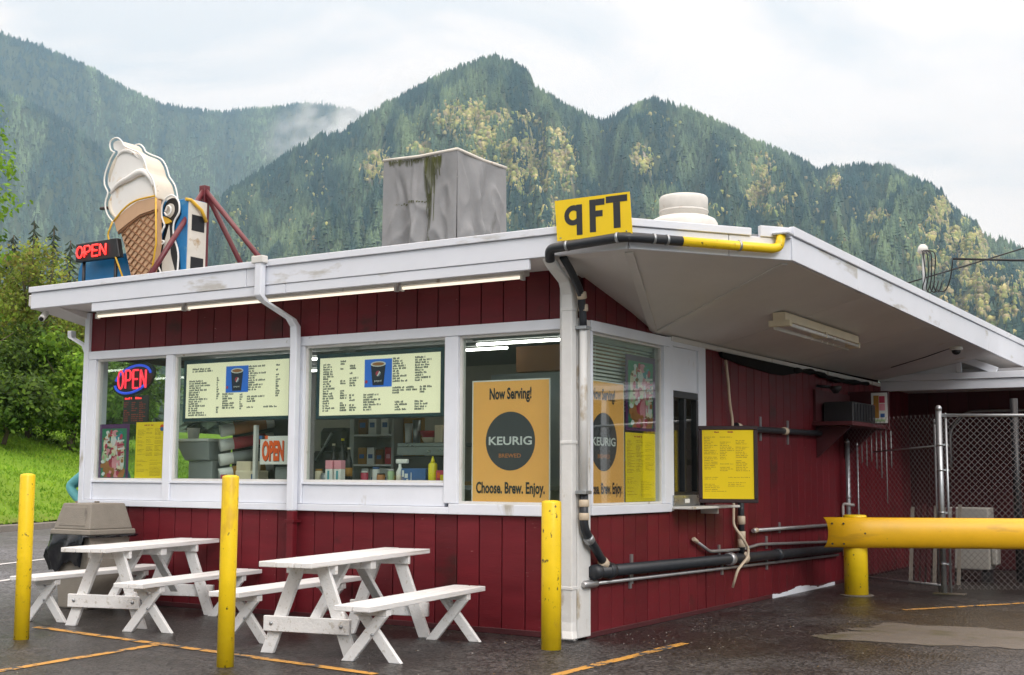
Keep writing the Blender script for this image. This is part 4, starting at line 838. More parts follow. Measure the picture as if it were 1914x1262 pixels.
# ================================================================ clearance sign and striped warning pipe
t = thing('clearance_sign', 'yellow sign reading 9 FT standing on the roof edge above the corner', 'sign', (.376, -.535, 3.26))
MB().add([(.083, -.535, 3.60), (.768, -.535, 3.60), (.792, -.535, 3.262), (.107, -.535, 3.262), (.083, -.529, 3.60), (.768, -.529, 3.60), (.792, -.529, 3.262), (.107, -.529, 3.262)], [(0, 1, 2, 3), (4, 7, 6, 5), (0, 4, 5, 1), (1, 5, 6, 2), (2, 6, 7, 3), (3, 7, 4, 0)]).build('plate', 'sign_yellow', t)
lt = MB(); yq = -.5365; sw = .052
def ring(cx, cz, ro, ri, n=24):
    vs = [(cx+r_*math.cos(2*math.pi*k/n), yq, cz+r_*math.sin(2*math.pi*k/n)) for r_ in (ro, ri) for k in range(n)]; lt.add(vs, [(k, (k+1) % n, n+(k+1) % n, n+k) for k in range(n)])
def rect(x0, x1, z0, z1, sk=0.): lt.add([(x0, yq, z0), (x1, yq, z0), (x1+sk, yq, z1), (x0+sk, yq, z1)], [(0, 1, 2, 3)])
ring(.258, 3.462, .084, .040); yq = -.5371; rect(.292, .345, 3.295, 3.546, -.006); yq = -.5365; rect(.412, .468, 3.305, 3.572, -.006); rect(.4625, .545, 3.520, 3.572); rect(.4645, .528, 3.428, 3.478); rect(.556, .748, 3.528, 3.582); rect(.628, .690, 3.318, 3.5278, -.006)
lt.build('lettering', 'ink_dark', t)
for x in (.14, .74): MB().lathe([(0, 0), (.008, 0), (0, -.004)], (x, -.5355, 3.285), 8, axis='y').build('screw', 'galv', t)
t = thing('warning_pipe', 'black and yellow pipe clamped along the canopy edge under the clearance sign', 'pipe', (.7, -.53, 3.2))
nb = Vector((.7935, -.6086, 0)); bp = lambda f, z, o=.085: tuple(Vector((B_[0]+(C_[0]-B_[0])*f, B_[1]+(C_[1]-B_[1])*f, z))+nb*o)
MB().tube(fillet([(.02, -.50, 3.115), (.05, -.565, 3.20), (.72, -.565, 3.235), bp(.04, 3.237), bp(.29, 3.234)], .08), .040, 14).build('black_run', 'black_pipe', t)
MB().tube(fillet([bp(.29, 3.234), bp(.86, 3.232), bp(.90, 3.25), bp(.915, 3.35)], .07), .039, 14).build('yellow_run', 'yellow_paint', t)
MB().box(*[v for q in zip(tuple(Vector(bp(.93, 3.35))-Vector((.08, .06, .0))), tuple(Vector(bp(.93, 3.37))+Vector((.06, .08, .0)))) for v in q]).build('scupper', 'galv', t, .004)
for p, d in (((.22, -.565, 3.209), (1, 0, .05)), ((.68, -.565, 3.233), (1, 0, .05)), (bp(.12, 3.236), tuple(dB)+(0,)), (bp(.20, 3.235), tuple(dB)+(0,)), (bp(.645, 3.233), tuple(dB)+(0,))):
    p, d = Vector(p), Vector(d).normalized(); MB().tube([p-d*.010, p+d*.010], .0445, 14).build('clamp', 'galv', t)

# ================================================================ canopy light, dome camera, bullet camera
t = thing('canopy_light', 'unlit fluorescent fixture on the underside of the drive-through canopy', 'light', (.9, 3.5, 2.9))
def sof(x, y, d=0.): return Vector((x, y, iz(y)+(zo(y)-iz(y))*x/1.618-d))
a, b = sof(.93, 2.35, .05), sof(.93, 4.72, .05); MB().bar(a, b, .13, .085).build('housing', 'cream', t, .004)
a, b = sof(.93, 2.35, .115), sof(.93, 2.42, .115); MB().bar(a, b, .22, .06).build('end_cap', 'cream', t, .004)
a, b = sof(.865, 2.42, .135), sof(.865, 4.70, .135); MB().tube([a, b], .019, 8).build('tube', 'tube_white', t); a, b = sof(.99, 2.42, .135), sof(.99, 4.70, .135); MB().tube([a, b], .019, 8).build('tube', 'tube_white', t)
for y in (3.55, 4.70): p = sof(.93, y, .115); MB().bar(p-Vector((.08, 0, 0)), p+Vector((.08, 0, 0)), .03, .06).build('lamp_holder', 'cream', t)
t = thing('dome_camera', 'small white dome security camera at the far end of the canopy', 'camera', tuple(sof(1.45, 7.4)))
p = sof(1.45, 7.4); MB().lathe([(.075, 0), (.085, -.03), (.07, -.05)], p, 18).build('mount', 'white_plastic', t); MB().lathe([(.06, -.05), (.052, -.08), (.03, -.10), (0, -.106)], p, 18).build('dome', 'black_paint', t)
MB().tube([p+Vector((-.05, -.0, -.01)), sof(1.0, 7.6, .01), sof(.5, 7.8, .01)], .006, 5).build('cable', 'black_paint', t)
t = thing('bullet_camera', 'white bullet security camera under the left roof corner', 'camera', (-6.52, -.36, 3.15))
MB().tube([(-6.52, -.36, 3.155), (-6.52, -.36, 3.11)], .03, 10).build('mount', 'white_plastic', t); MB().tube([(-6.55, -.33, 3.12), (-6.48, -.44, 3.04)], .034, 12).build('housing', 'white_plastic', t); MB().tube([(-6.4805, -.4395, 3.0405), (-6.474, -.448, 3.034)], .024, 12).build('lens', 'black_paint', t)

# ================================================================ roof: covered unit, ventilator, weatherhead
t = thing('covered_roof_unit', 'boxy roof unit wrapped in a stained grey tarp', 'roof unit', (-2.42, 1.46, 3.36))
x0, x1, y0, y1, zb, zt = -2.90, -1.955, 1.0, 1.93, 3.36, 4.68
def tarp_side(n, m, fn):
    vs = []; rr = random.Random(5)
    for j in range(m+1):
        for i in range(n+1): vs.append(fn(i/n, j/m))
    return vs, [(j*(n+1)+i, j*(n+1)+i+1, (j+1)*(n+1)+i+1, (j+1)*(n+1)+i) for j in range(m) for i in range(n)]
def fold(u, v, ph):
    sag = math.sin(math.pi*u)*.015*v
    w = v**.7
    return .060*w*math.sin(u*13+ph+2.6*v)*abs(math.sin(u*5+ph))+.045*w*v*math.sin(u*22+ph*2-3*v)+.055*w*max(0, 1-abs((u-.55+.12*v)/.05))-.05*w*max(0, 1-abs((u-.12-.5*v)/.06))+.008*math.sin(u*9+v*13+ph)+.05*max(0, 1-abs((u-.25-.35*v)/.10))*v*(1.1-v)*2.6+.06*max(0, 1-abs((u-.8+.25*v)/.07))*v-sag
tb = MB(); N, M = 60, 44
corners = [((x0, y0), (x1, y0)), ((x1, y0), (x1, y1)), ((x1, y1), (x0, y1)), ((x0, y1), (x0, y0))]
for k, (p, q) in enumerate(corners):
    d = Vector((q[0]-p[0], q[1]-p[1], 0)); nn = Vector((d.y, -d.x, 0)).normalized()
    def fn(u, v, p=p, d=d, nn=nn, k=k):
        z = zt-.02-(zt-zb-.02)*v-.02*math.sin(math.pi*u)*(1-v); e = fold(u, v, k*2.7)*min(1, 6*u, 6*(1-u)); e += (.03*(1-abs(2*mathutils.noise.noise((u*4.5+k*7, v*3.2, k))))**3-.012+.02*mathutils.noise.noise((u*3, v*2.2+k*5, 1.5)))*min(1, 5*v)*min(1, 6*u, 6*(1-u)); b_ = Vector((p[0], p[1], 0))+d*u+nn*(e+.01*v); return (b_.x, b_.y, z)
    vs, fs = tarp_side(N, M, fn); tb.add(vs, fs, 0, True)
vs, fs = tarp_side(12, 12, lambda u, v: (x0+(x1-x0)*u, y0+(y1-y0)*v, zt-.02+.02*math.sin(math.pi*u)*0-.02*math.sin(math.pi*u)*(1 if v in (0., 1.) else 0)-.02*math.sin(math.pi*v)*(1 if u in (0., 1.) else 0)+.015*math.sin(math.pi*u)*math.sin(math.pi*v))); tb.add(vs, fs, 0, True)
tb.build('tarp', 'tarp', t)
hem = [(x0, y0, zt-.018), ((x0+x1)/2, y0-.005, zt-.036), (x1, y0, zt-.018), (x1+.005, (y0+y1)/2, zt-.036), (x1, y1, zt-.018), ((x0+x1)/2, y1, zt-.036), (x0, y1, zt-.018), (x0, (y0+y1)/2, zt-.036)]
MB().tube([p for i in range(8) for p in (hem[i], tuple((Vector(hem[i])+Vector(hem[(i+1) % 8]))/2))], .016, 6, closed=True).build('hem', 'sign_white', t)
mo = MB(); rr = random.Random(8)                                    # green algae streaks growing on the cloth
def wrinkle(u, v, k): return (.03*(1-abs(2*mathutils.noise.noise((u*4.5+k*7, v*3.2, k))))**3-.012+.02*mathutils.noise.noise((u*3, v*2.2+k*5, 1.5)))*min(1, 5*v)*min(1, 6*u, 6*(1-u))
def mossy(u0, u1, v0, v1, n):
    for k in range(n):
        u = u0+(u1-u0)*k/n; w = (u1-u0)/n*rr.uniform(.5, 1.1); va = v0+rr.uniform(0, .02); vb = v0+(v1-v0)*rr.uniform(.35, 1.0); P = []
        for j in range(9):
            v = va+(vb-va)*j/8; tw = w*(1-.6*j/8); e1 = fold(u, v, 0)*min(1, 6*u, 6*(1-u))+wrinkle(u, v, 0); e2 = fold(u+tw, v, 0)*min(1, 6*(u+tw), 6*(1-u-tw))+wrinkle(u+tw, v, 0)
            zz = lambda uu: zt-.02-(zt-zb-.02)*v-.02*math.sin(math.pi*uu)*(1-v)
            P += [(x0+(x1-x0)*u, y0-e1-.006-.01*v, zz(u)), (x0+(x1-x0)*(u+tw), y0-e2-.006-.01*v, zz(u+tw))]
        mo.add(P, [(2*j, 2*j+1, 2*j+3, 2*j+2) for j in range(8)])
mossy(.57, .71, .01, .66, 14); mossy(.08, .62, .005, .07, 40); mossy(.15, .62, .355, .385, 22); mossy(.70, .80, .01, .22, 6); mossy(.605, .655, .3, .97, 8)
mo.build('algae_streaks', 'moss', t)['kind'] = 'stuff'
t = thing('roof_ventilator', 'round white roof ventilator with a flared skirt above the canopy', 'ventilator', (.05, 2.2, 3.36))
MB().box(-.15, .25, 2.0, 2.4, 3.36, 3.80).build('curb', 'vent_white', t, .01)
MB().lathe([(.325, 3.78), (.345, 3.84), (.34, 3.935), (.315, 3.975), (.265, 4.0), (.25, 4.0)], (.0, 2.2, -.05), 40).build('skirt', 'vent_white', t)
MB().lathe([(.242, 4.001), (.245, 4.16), (.245, 4.195), (.232, 4.215), (.17, 4.225), (0, 4.23)], (.0, 2.2, -.05), 40).build('drum', 'vent_white', t)
MB().lathe([(.2455, 4.05), (.249, 4.053), (.249, 4.067), (.2455, 4.07)], (.0, 2.2, -.05), 40).build('band', 'vent_white', t)
t = thing('service_mast', 'electric service mast with a white weatherhead and looping black wires on the roof', 'mast', (1.0, 7.7, 3.36))
MB().tube([(1.0, 7.7, 3.34), (1.0, 7.7, 4.36)], .022, 10).build('mast', 'galv', t)
MB().lathe([(.062, -.05), (.072, -.02), (.06, .03), (.03, .06), (0, .065)], (1.0, 7.68, 4.40), 16).build('weatherhead', 'vent_white', t)
for k in range(4): MB().tube(smoothpath([(1.0+.02*k, 7.62, 4.37), (1.03+.05*k, 7.58, 4.30), (1.04+.04*k, 7.6, 4.02), (1.0+.05*k, 7.6, 3.86), (1.05+.05*k, 7.62, 3.80), (1.1+.05*k, 7.65, 3.95)], 5), .008, 6).build('wire', 'black_paint', t)
MB().tube(smoothpath([(1.15, 7.6, 3.84), (1.28, 7.6, 3.80), (1.36, 7.6, 3.96), (1.40, 7.6, 4.22)], 5), .009, 6).build('wire', 'black_paint', t)
def wire(name, label, a, b, sag, r): 
    P = [Vector(a).lerp(Vector(b), k/20)-Vector((0, 0, sag*4*(k/20)*(1-k/20))) for k in range(21)]; solo(MB().tube(P, r, 6), name, 'black_paint', label, 'cable', 'overhead cables', base=a)
wire('overhead_cable', 'thin overhead cable rising to the right edge of the view', (.55, 7.9, 3.95), (14, 14.5, 9.3), .25, .011)
wire('overhead_cable', 'thick twisted overhead cable sagging slightly to the right', (1.40, 7.6, 4.22), (16, 12.5, 4.6), .35, .016)
# ---- small grit, leaf bits and flecks lying on the lot
rr = np.random.default_rng(3); n = 900
gx = np.concatenate([rr.uniform(-6, 5, n//2), rr.uniform(-6, 0, n//4), rr.uniform(.05, 1.2, n//4)]); gy = np.concatenate([rr.uniform(-4.5, 6, n//2), -np.abs(rr.normal(0, .35, n//4))-.03, rr.uniform(0, 6.5, n//4)])
ok = ~((gx < .03) & (gy > -.03)); gx, gy = gx[ok], gy[ok]; n = len(gx); th = rr.uniform(0, 6.3, n); s = rr.uniform(.004, .012, n); tv = np.array([(1, 0, 0), (-.4, .7, 0), (-.5, -.6, 0), (0, 0, .7)]); tf = np.array([(0, 1, 3), (1, 2, 3), (2, 0, 3)])
pal = np.array([(.30, .27, .22), (.16, .14, .11), (.45, .43, .40), (.25, .16, .07)]); V, F, C = stamp(tv, tf, np.stack([gx, gy, np.full(n, .0035)], 1), np.stack([s, s*.5], 1), th, pal[rr.integers(0, 4, n)])
tag(np_obj('grit', np_mesh('grit', V, F, C, 'terrain')), 'scattered grit and leaf bits on the wet asphalt', 'grit', kind='stuff')

# ================================================================ rooftop ice cream sign
t = thing('ice_cream_sign', 'rooftop soft-serve ice cream cone sign with neon tubing and a blue penguin cabinet', 'sign', (-5.9, .6, 3.36))
ICE = [(-6.314, 4.255), (-6.425, 4.361), (-6.468, 4.482), (-6.429, 4.609), (-6.494, 4.719), (-6.489, 4.835), (-6.409, 4.994), (-6.341, 5.08), (-6.413, 5.126), (-6.425, 5.202), (-6.338, 5.219), (-6.268, 5.173), (-6.228, 5.116), (-6.11, 5.056), (-5.963, 4.993), (-5.877, 4.896), (-5.824, 4.774), (-5.734, 4.67), (-5.688, 4.558), (-5.667, 4.449), (-5.964, 4.433), (-6.164, 4.354)]
def sm2(pts, n=3): return [(p.x, p.z) for p in smoothpath([(x, 0, z) for x, z in pts], n)]
icep = sm2(ICE[:20], 3)+sm2([(-5.667, 4.449), (-5.964, 4.433), (-6.164, 4.354), (-6.314, 4.255)], 3)[1:-1]
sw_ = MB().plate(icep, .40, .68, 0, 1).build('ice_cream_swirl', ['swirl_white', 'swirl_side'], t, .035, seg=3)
lob = sm2([(-6.429, 4.60), (-6.30, 4.69), (-6.10, 4.745), (-5.97, 4.785), (-5.86, 4.775), (-5.76, 4.69), (-5.715, 4.60)], 4)
MB().tube([(x, .385, z) for x, z in lob], [.012+.03*math.sin(math.pi*i/(len(lob)-1)) for i in range(len(lob))], 8).build('swirl_fold', 'swirl_white', sw_)
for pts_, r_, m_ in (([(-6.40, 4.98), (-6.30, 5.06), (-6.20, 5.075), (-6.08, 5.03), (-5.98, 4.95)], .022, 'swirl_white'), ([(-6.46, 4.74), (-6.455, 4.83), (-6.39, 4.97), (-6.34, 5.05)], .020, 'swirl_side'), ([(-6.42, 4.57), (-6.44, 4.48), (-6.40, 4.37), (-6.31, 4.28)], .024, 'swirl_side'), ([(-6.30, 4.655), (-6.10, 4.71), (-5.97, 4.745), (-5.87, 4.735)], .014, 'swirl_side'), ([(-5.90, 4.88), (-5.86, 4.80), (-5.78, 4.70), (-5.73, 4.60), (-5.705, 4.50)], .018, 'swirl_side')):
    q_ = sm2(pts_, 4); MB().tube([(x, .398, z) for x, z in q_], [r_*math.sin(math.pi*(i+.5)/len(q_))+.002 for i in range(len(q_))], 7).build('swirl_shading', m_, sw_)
CON = [(-6.314, 4.25), (-6.164, 4.349), (-5.964, 4.428), (-5.667, 4.444), (-5.630, 3.93), (-5.74, 3.40), (-5.98, 3.40), (-6.184, 3.976)]
cn = MB().plate(CON, .41, .47).build('waffle_cone', 'cone_tan', t, .01)
rim = MB().plate([(-6.33, 4.26), (-6.16, 4.365), (-5.96, 4.445), (-5.655, 4.462), (-5.648, 4.33), (-5.916, 4.29), (-6.115, 4.205), (-6.276, 4.125)], .375, .408).build('cone_rim', 'cone_tan', t, .012, seg=2)
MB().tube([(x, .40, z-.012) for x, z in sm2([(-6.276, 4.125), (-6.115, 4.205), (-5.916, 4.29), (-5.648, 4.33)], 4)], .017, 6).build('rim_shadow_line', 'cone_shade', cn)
gr = MB()
def inside(x, z):
    xl = np.interp(z, [3.40, 3.976, 4.25], [-5.98, -6.184, -6.314]); xr = np.interp(z, [3.40, 3.93, 4.44], [-5.74, -5.63, -5.667]); top = np.interp(x, [-6.276, -6.115, -5.916, -5.648], [4.10, 4.18, 4.265, 4.305]); return xl+.012 < x < xr-.012 and 3.41 < z < top
for s_, sl in ((1, .95), (-1, -.62)):
    for k in range(-14, 22):
        run = []
        for i in range(60):
            x = -6.4+i*.014; z = 3.5+k*.098+sl*(x+6.0)
            if inside(x, z): run.append((x, .405, z))
            else:
                if len(run) > 2: gr.tube([run[0], run[-1]], .0095, 5)
                run = []
        if len(run) > 2: gr.tube([run[0], run[-1]], .0095, 5)
gr.build('waffle_grid', 'cone_shade', cn)
out = [(x*1.0-.0, z) for x, z in icep[:58]]
def offs(pts, d):
    r_ = []
    for i, p in enumerate(pts):
        a, b = pts[max(i-1, 0)], pts[min(i+1, len(pts)-1)]; tx, tz = b[0]-a[0], b[1]-a[1]; l = math.hypot(tx, tz) or 1; r_.append((p[0]-tz/l*d, p[1]+tx/l*d))
    return r_
ol = offs(out, .024)
MB().tube([(x, .37, z) for x, z in ol], .0095, 7).build('neon_tube', 'tube_white', t); MB().tube([(x, .70, z) for x, z in ol], .009, 7).build('neon_tube', 'tube_white', t)
MB().tube([(x, .37, z) for x, z in sm2([(-6.34, 4.25), (-6.164, 4.385), (-5.964, 4.46), (-5.655, 4.478)], 4)], .012, 7).build('neon_tube', 'tube_yellow', t)
MB().tube(fillet([(-6.35, 4.25, .0), (-6.45, 4.10, 0), (-6.40, 4.02, 0), (-6.02, 3.40, 0)], .05) and [(p.x, .36, p.y) for p in fillet([(-6.34, 4.25, 0), (-6.42, 4.10, 0), (-6.36, 4.0, 0), (-6.03, 3.40, 0)], .05)], .011, 7).build('neon_tube', 'tube_yellow', t)
MB().tube([(-5.648, .37, 4.47), (-5.615, .37, 3.93), (-5.70, .37, 3.42)], .011, 7).build('neon_tube', 'tube_yellow', t)
MB().tube([(-6.60, .40, 4.44), (-6.44, .40, 4.43)], .02, 6).build('bracket', 'frame_brown', t)
# blue cabinet with the bird
cab = MB().box(-5.87, -5.29, .52, .80, 3.36, 4.44).build('blue_cabinet', 'sign_blue', t, .008)
MB().plate(sm2([(-7.10, 3.40), (-7.12, 3.70), (-7.07, 3.85), (-6.95, 3.90), (-6.4, 3.90), (-6.0, 3.88), (-5.985, 3.40)], 4), .54, .80).build('blue_cabinet', 'sign_blue', t, .008)
MB().box(-5.289, -5.275, .525, .795, 3.37, 4.43).build('cabinet_side', 'sign_white', cab)
for z0, z1 in ((3.44, 3.78), (4.08, 4.26)): MB().box(-5.2745, -5.27, .57, .76, z0, z1).build('black_square', 'black_paint', cab)
MB().tube([(-5.29, .48, 4.42), (-5.27, .54, 4.42), (-5.24, .68, 4.32), (-5.24, .76, 4.20)], .02, 7).build('cable_loop', 'tube_yellow', cab)
SH = lambda L_: [(x+.10, z-.03) for x, z in L_]
PEN = SH(sm2([(-5.759, 4.397), (-5.703, 4.475), (-5.60, 4.49), (-5.52, 4.42), (-5.495, 4.296), (-5.57, 4.191), (-5.575, 4.051), (-5.492, 3.83), (-5.492, 3.50), (-5.70, 3.45), (-5.80, 3.62), (-5.88, 3.837), (-5.79, 3.971), (-5.71, 4.22)], 3))
MB().plate(PEN, .506, .519).build('bird_body', 'black_paint', t)
MB().plate(SH(sm2([(-5.66, 4.19), (-5.64, 4.05), (-5.62, 3.85), (-5.53, 3.60), (-5.53, 3.45), (-5.68, 3.45), (-5.75, 3.70), (-5.74, 3.95)], 3)), .498, .505).build('bird_belly', 'sign_white', t)
MB().plate(SH(sm2([(-5.72, 4.36), (-5.67, 4.43), (-5.60, 4.41), (-5.585, 4.33), (-5.64, 4.27), (-5.70, 4.29)], 3)), .498, .505).build('bird_face', 'sign_white', t)
MB().plate(SH(sm2([(-5.86, 4.27), (-5.78, 4.30), (-5.67, 4.26), (-5.62, 4.215), (-5.70, 4.20), (-5.78, 4.235)], 3)), .482, .504).build('bird_beak', 'tube_yellow', t)
for pts in ([(-5.70, 4.18), (-5.755, 4.30), (-5.75, 4.42), (-5.68, 4.50), (-5.58, 4.51), (-5.49, 4.43), (-5.475, 4.31), (-5.55, 4.20), (-5.55, 4.05), (-5.47, 3.85), (-5.47, 3.6)], [(-5.70, 4.18), (-5.78, 4.03), (-5.70, 3.99), (-5.88, 3.90), (-5.91, 3.80), (-5.80, 3.74), (-5.68, 3.55)], [(-5.70, 4.34), (-5.66, 4.40), (-5.61, 4.37), (-5.62, 4.31), (-5.67, 4.29), (-5.71, 4.33)]):
    MB().tube([(x, .472, z) for x, z in SH(sm2(pts, 5))], .011, 7).build('neon_tube', 'tube_white', t)
# red steel frame
top = (-5.40, .87, 4.66); st = lambda p, q, w=.03: MB().tube([p, q], w, 8).build('brace', 'red_steel', t)
MB().box(top[0]-.045, top[0]+.045, top[1]-.045, top[1]+.045, 3.36, 4.66).build('post', 'red_steel', t, .006)
st((top[0], top[1], 4.62), (-5.20, -.14, 3.37)); st((top[0], top[1], 4.62), (-4.66, .98, 3.36)); st((top[0], top[1], 4.62), (-4.01, .71, 3.36)); st((top[0], top[1], 4.56), (-5.62, .80, 4.38), .022)
# small red OPEN neon on the roof
t = thing('open_neon_box', 'black box with red neon OPEN left of the ice cream cone', 'sign', (-6.57, .38, 3.82))
MB().add([(-6.95, .35, 3.825), (-6.19, .35, 3.825), (-6.25, .35, 4.05), (-6.95, .35, 4.04), (-6.95, .42, 3.825), (-6.19, .42, 3.825), (-6.25, .42, 4.05), (-6.95, .42, 4.04)], [(0, 1, 2, 3), (4, 7, 6, 5), (0, 4, 5, 1), (1, 5, 6, 2), (2, 6, 7, 3), (3, 7, 4, 0)]).build('box', 'black_paint', t, .006)
MB().tube([(-6.85, .40, 3.83), (-6.85, .40, 3.36)], .02, 6).build('stand', 'black_paint', t); MB().tube([(-6.3, .40, 3.83), (-6.3, .40, 3.36)], .02, 6).build('stand', 'black_paint', t)
def neon_letters(par, segs, y, r, m): 
    mb = MB()
    for s in segs: mb.tube([(x, y, z) for x, z in s], r, 7)
    mb.build('neon_lettering', m, par)
def glyphs(x0, w, z0, h, gap):
    o = [(.5+.5*math.cos(a), .5+.5*math.sin(a)) for a in [2*math.pi*k/16 for k in range(17)]]
    G = [[o], [[(0, 0), (0, 1)], [(0, 1), (.7, 1), (.95, .9), (1, .73), (.95, .55), (.7, .45), (0, .45)]], [[(1, 1), (0, 1)], [(0, 1), (0, 0)], [(0, 0), (1, 0)], [(0, .5), (.85, .5)]], [[(0, 0), (0, 1)], [(0, 1), (1, 0)], [(1, 0), (1, 1)]]]
    out = []
    for k, g in enumerate(G):
        for s in g: out.append([(x0+k*(w+gap)+x*w, z0+z*h) for x, z in s])
    return out
neon_letters(t, glyphs(-6.91, .098, 3.868, .13, .036)+[[(-6.80, 3.93), (-6.74, 3.90)], [(-6.66, 3.945), (-6.61, 3.945)]], .335, .0105, 'neon_red')

# ================================================================ window posters and neon
def sheet(name, label, cat, x0, x1, z0, z1, y, m, rot=None, base=None):
    t = thing(name, label, cat, ((x0+x1)/2, y, z0)); MB().box(x0, x1, y, y+.002, z0, z1).build('sheet', m, t); return t
def coffee_poster(t, T):
    """T maps (u right, v up, d toward the viewer) to the place of the poster, .80 x 1.09 m"""
    X = Vector(T(1, 0, 0))-Vector(T(0, 0, 0)); Y = Vector(T(0, 1, 0))-Vector(T(0, 0, 0))
    def flat(poly, d, m, name): MB().add([T(u, v, d) for u, v in poly], [list(range(len(poly)))]).build(name, m, t)
    q = [(0, 0), (.80, 0), (.80, 1.09), (0, 1.09)]; flat(q, -.003, 'card_white', 'backing'); flat([(.012, .012), (.788, .012), (.788, 1.078), (.012, 1.078)], -.0015, 'paper_orange', 'sheet')
    flat([(.40+.252*math.cos(2*math.pi*k/48), .550+.257*math.sin(2*math.pi*k/48)) for k in range(48)], 0, 'ink_grey', 'logo_disc')
    for txt, w, h, u, v, m, b in (('Now Serving!', .43, .135, .185, .885, 'ink_dark', .03), ('Choose. Brew. Enjoy.', .70, .135, .05, .060, 'ink_dark', .03), ('KEURIG', .44, .075, .180, .515, 'ink_white', .02), ('BREWED', .225, .035, .285, .405, 'ink_orange', .01)):
        text_mb(txt, w, h, T(u, v, .0015), X, Y, b).build('lettering', m, t)
t = thing('coffee_poster', 'orange coffee poster with a dark round logo in the front corner window', 'poster', (-.69, .03, 1.11)); coffee_poster(t, lambda u, v, d: (-1.097+u*1.012, .030-d, 1.107+v))
t = thing('coffee_poster', 'orange coffee poster with a dark round logo in the side window', 'poster', (-.03, .55, 1.11)); coffee_poster(t, lambda u, v, d: (-.030+d, .125+u, 1.105+v))
def treat_poster(t, T, w, h):
    def flat(poly, d, m, name): MB().add([T(u*w, v*h, d) for u, v in poly], [list(range(len(poly)))]).build(name, m, t)
    flat([(0, 0), (1, 0), (1, 1), (0, 1)], 0, 'purple', 'sheet'); flat([(.09, .04), (.91, .04), (.91, .92), (.09, .92)], .001, 'leaf_print', 'picture_ground')
    rr = random.Random(6); blobs = [(.25, .60, .10, .26, 'cream'), (.25, .25, .11, .26, 'caramel'), (.50, .72, .12, .22, 'ink_white'), (.46, .42, .12, .20, 'rasp'), (.68, .62, .14, .20, 'pink'), (.76, .42, .11, .18, 'cream'), (.60, .26, .14, .22, 'pink'), (.76, .14, .13, .14, 'caramel'), (.38, .14, .16, .12, 'caramel'), (.20, .44, .09, .12, 'lime_print'), (.68, .80, .12, .10, 'teal_print'), (.52, .54, .07, .10, 'cream'), (.80, .30, .07, .10, 'ink_white'), (.16, .10, .06, .08, 'leaf_print'), (.66, .13, .05, .05, 'rasp'), (.30, .74, .05, .12, 'ink_white'), (.55, .85, .10, .06, 'pink'), (.70, .50, .06, .08, 'rasp')]
    for k, (u, v, ru, rv, m) in enumerate(blobs):
        poly = [(u+ru*math.cos(a)*(1+.12*math.sin(3*a+k)), v+rv*(math.sin(a) if math.sin(a) < 0 else math.sin(a)*abs(math.sin(a))**.3)*(1-.25*math.sin(a))) for a in [2*math.pi*j/18 for j in range(18)]]
        flat([(min(max(p, .09), .91), min(max(q, .04), .92)) for p, q in poly], .0015+k*.0003, m, 'picture_patch')
    pals = ['cream', 'ink_white', 'pink', 'rasp', 'caramel', 'lime_print', 'cream', 'ink_white', 'caramel', 'leaf_print', 'brown_box']
    for k in range(60):
        u, v = rr.uniform(.12, .88), rr.random()**1.3*.80+.06; ru, rv = rr.uniform(.02, .07), rr.uniform(.015, .06)
        flat([(min(max(u+ru*math.cos(a)*(1+.3*math.sin(2*a+k)), .09), .91), min(max(v+rv*math.sin(a), .04), .92)) for a in [2*math.pi*j/9 for j in range(9)]], .0085+k*.00005, rr.choice(pals), 'picture_patch')
    for k in range(5): flat([(.62+.02*k, .70-.07*k), (.86, .72-.07*k), (.86, .69-.07*k), (.62+.02*k, .67-.07*k)], .0118, 'rasp' if k % 2 else 'ink_white', 'picture_patch')
t = thing('treat_poster', 'purple-edged ice cream poster at the bottom of the left front window', 'poster', (-5.80, .03, 1.29)); treat_poster(t, lambda u, v, d: (-6.018+u, .030-d, 1.292+v), .475, .60)
t = thing('treat_poster', 'purple-edged ice cream poster in the upper corner of the side window', 'poster', (-.03, 1.3, 1.77)); treat_poster(t, lambda u, v, d: (-.034+d, .955+u, 1.775+v), .63, .70)
def price_sheet(t, T, w, h, seed, logo=False):
    MB().add([T(0, 0, 0), T(w, 0, 0), T(w, h, 0), T(0, h, 0)], [(0, 1, 2, 3)]).build('sheet', 'menu_yellow', t); rr = random.Random(seed)
    for sp, m in ((small_print(.03, w-.03, h*.40, h*.90, 0, 3, h*.021, rr, .5, .25), 'ink_brown'), (small_print(.03, w-.03, h*.06, h*.36, 0, 2, h*.024, rr, .45, .45), 'ink_brown'), (small_print(w*.28, w*.72, h*.925, h*.965, 0, 2, h*.035, rr, .8, 0), 'ink_red')):
        MB().add([T(v[0], v[2], .0015) for v in sp.v], sp.f).build('menu_lettering', m, t)['kind'] = 'stuff'
    if logo:
        for du, m in ((0, 'open_orange'), (.012, 'blue_box')): MB().add([T(w-.055+.03*math.cos(a), h-.05-du*2.2+.022*math.sin(a), .002+du*.1) for a in [2*math.pi*j/14 for j in range(14)]], [list(range(14))]).build('round_sticker', m, t)
t = thing('price_list', 'yellow price list sheet in the left front window', 'price list', (-5.2, .03, 1.29)); price_sheet(t, lambda u, v, d: (-5.440+u, .030-d, 1.290+v), .455, .615, 21, True)
t = thing('price_list', 'yellow price list sheet low in the side window', 'price list', (-.03, 1.25, 1.12)); price_sheet(t, lambda u, v, d: (-.032+d, .945+u, 1.125+v), .625, .63, 22)
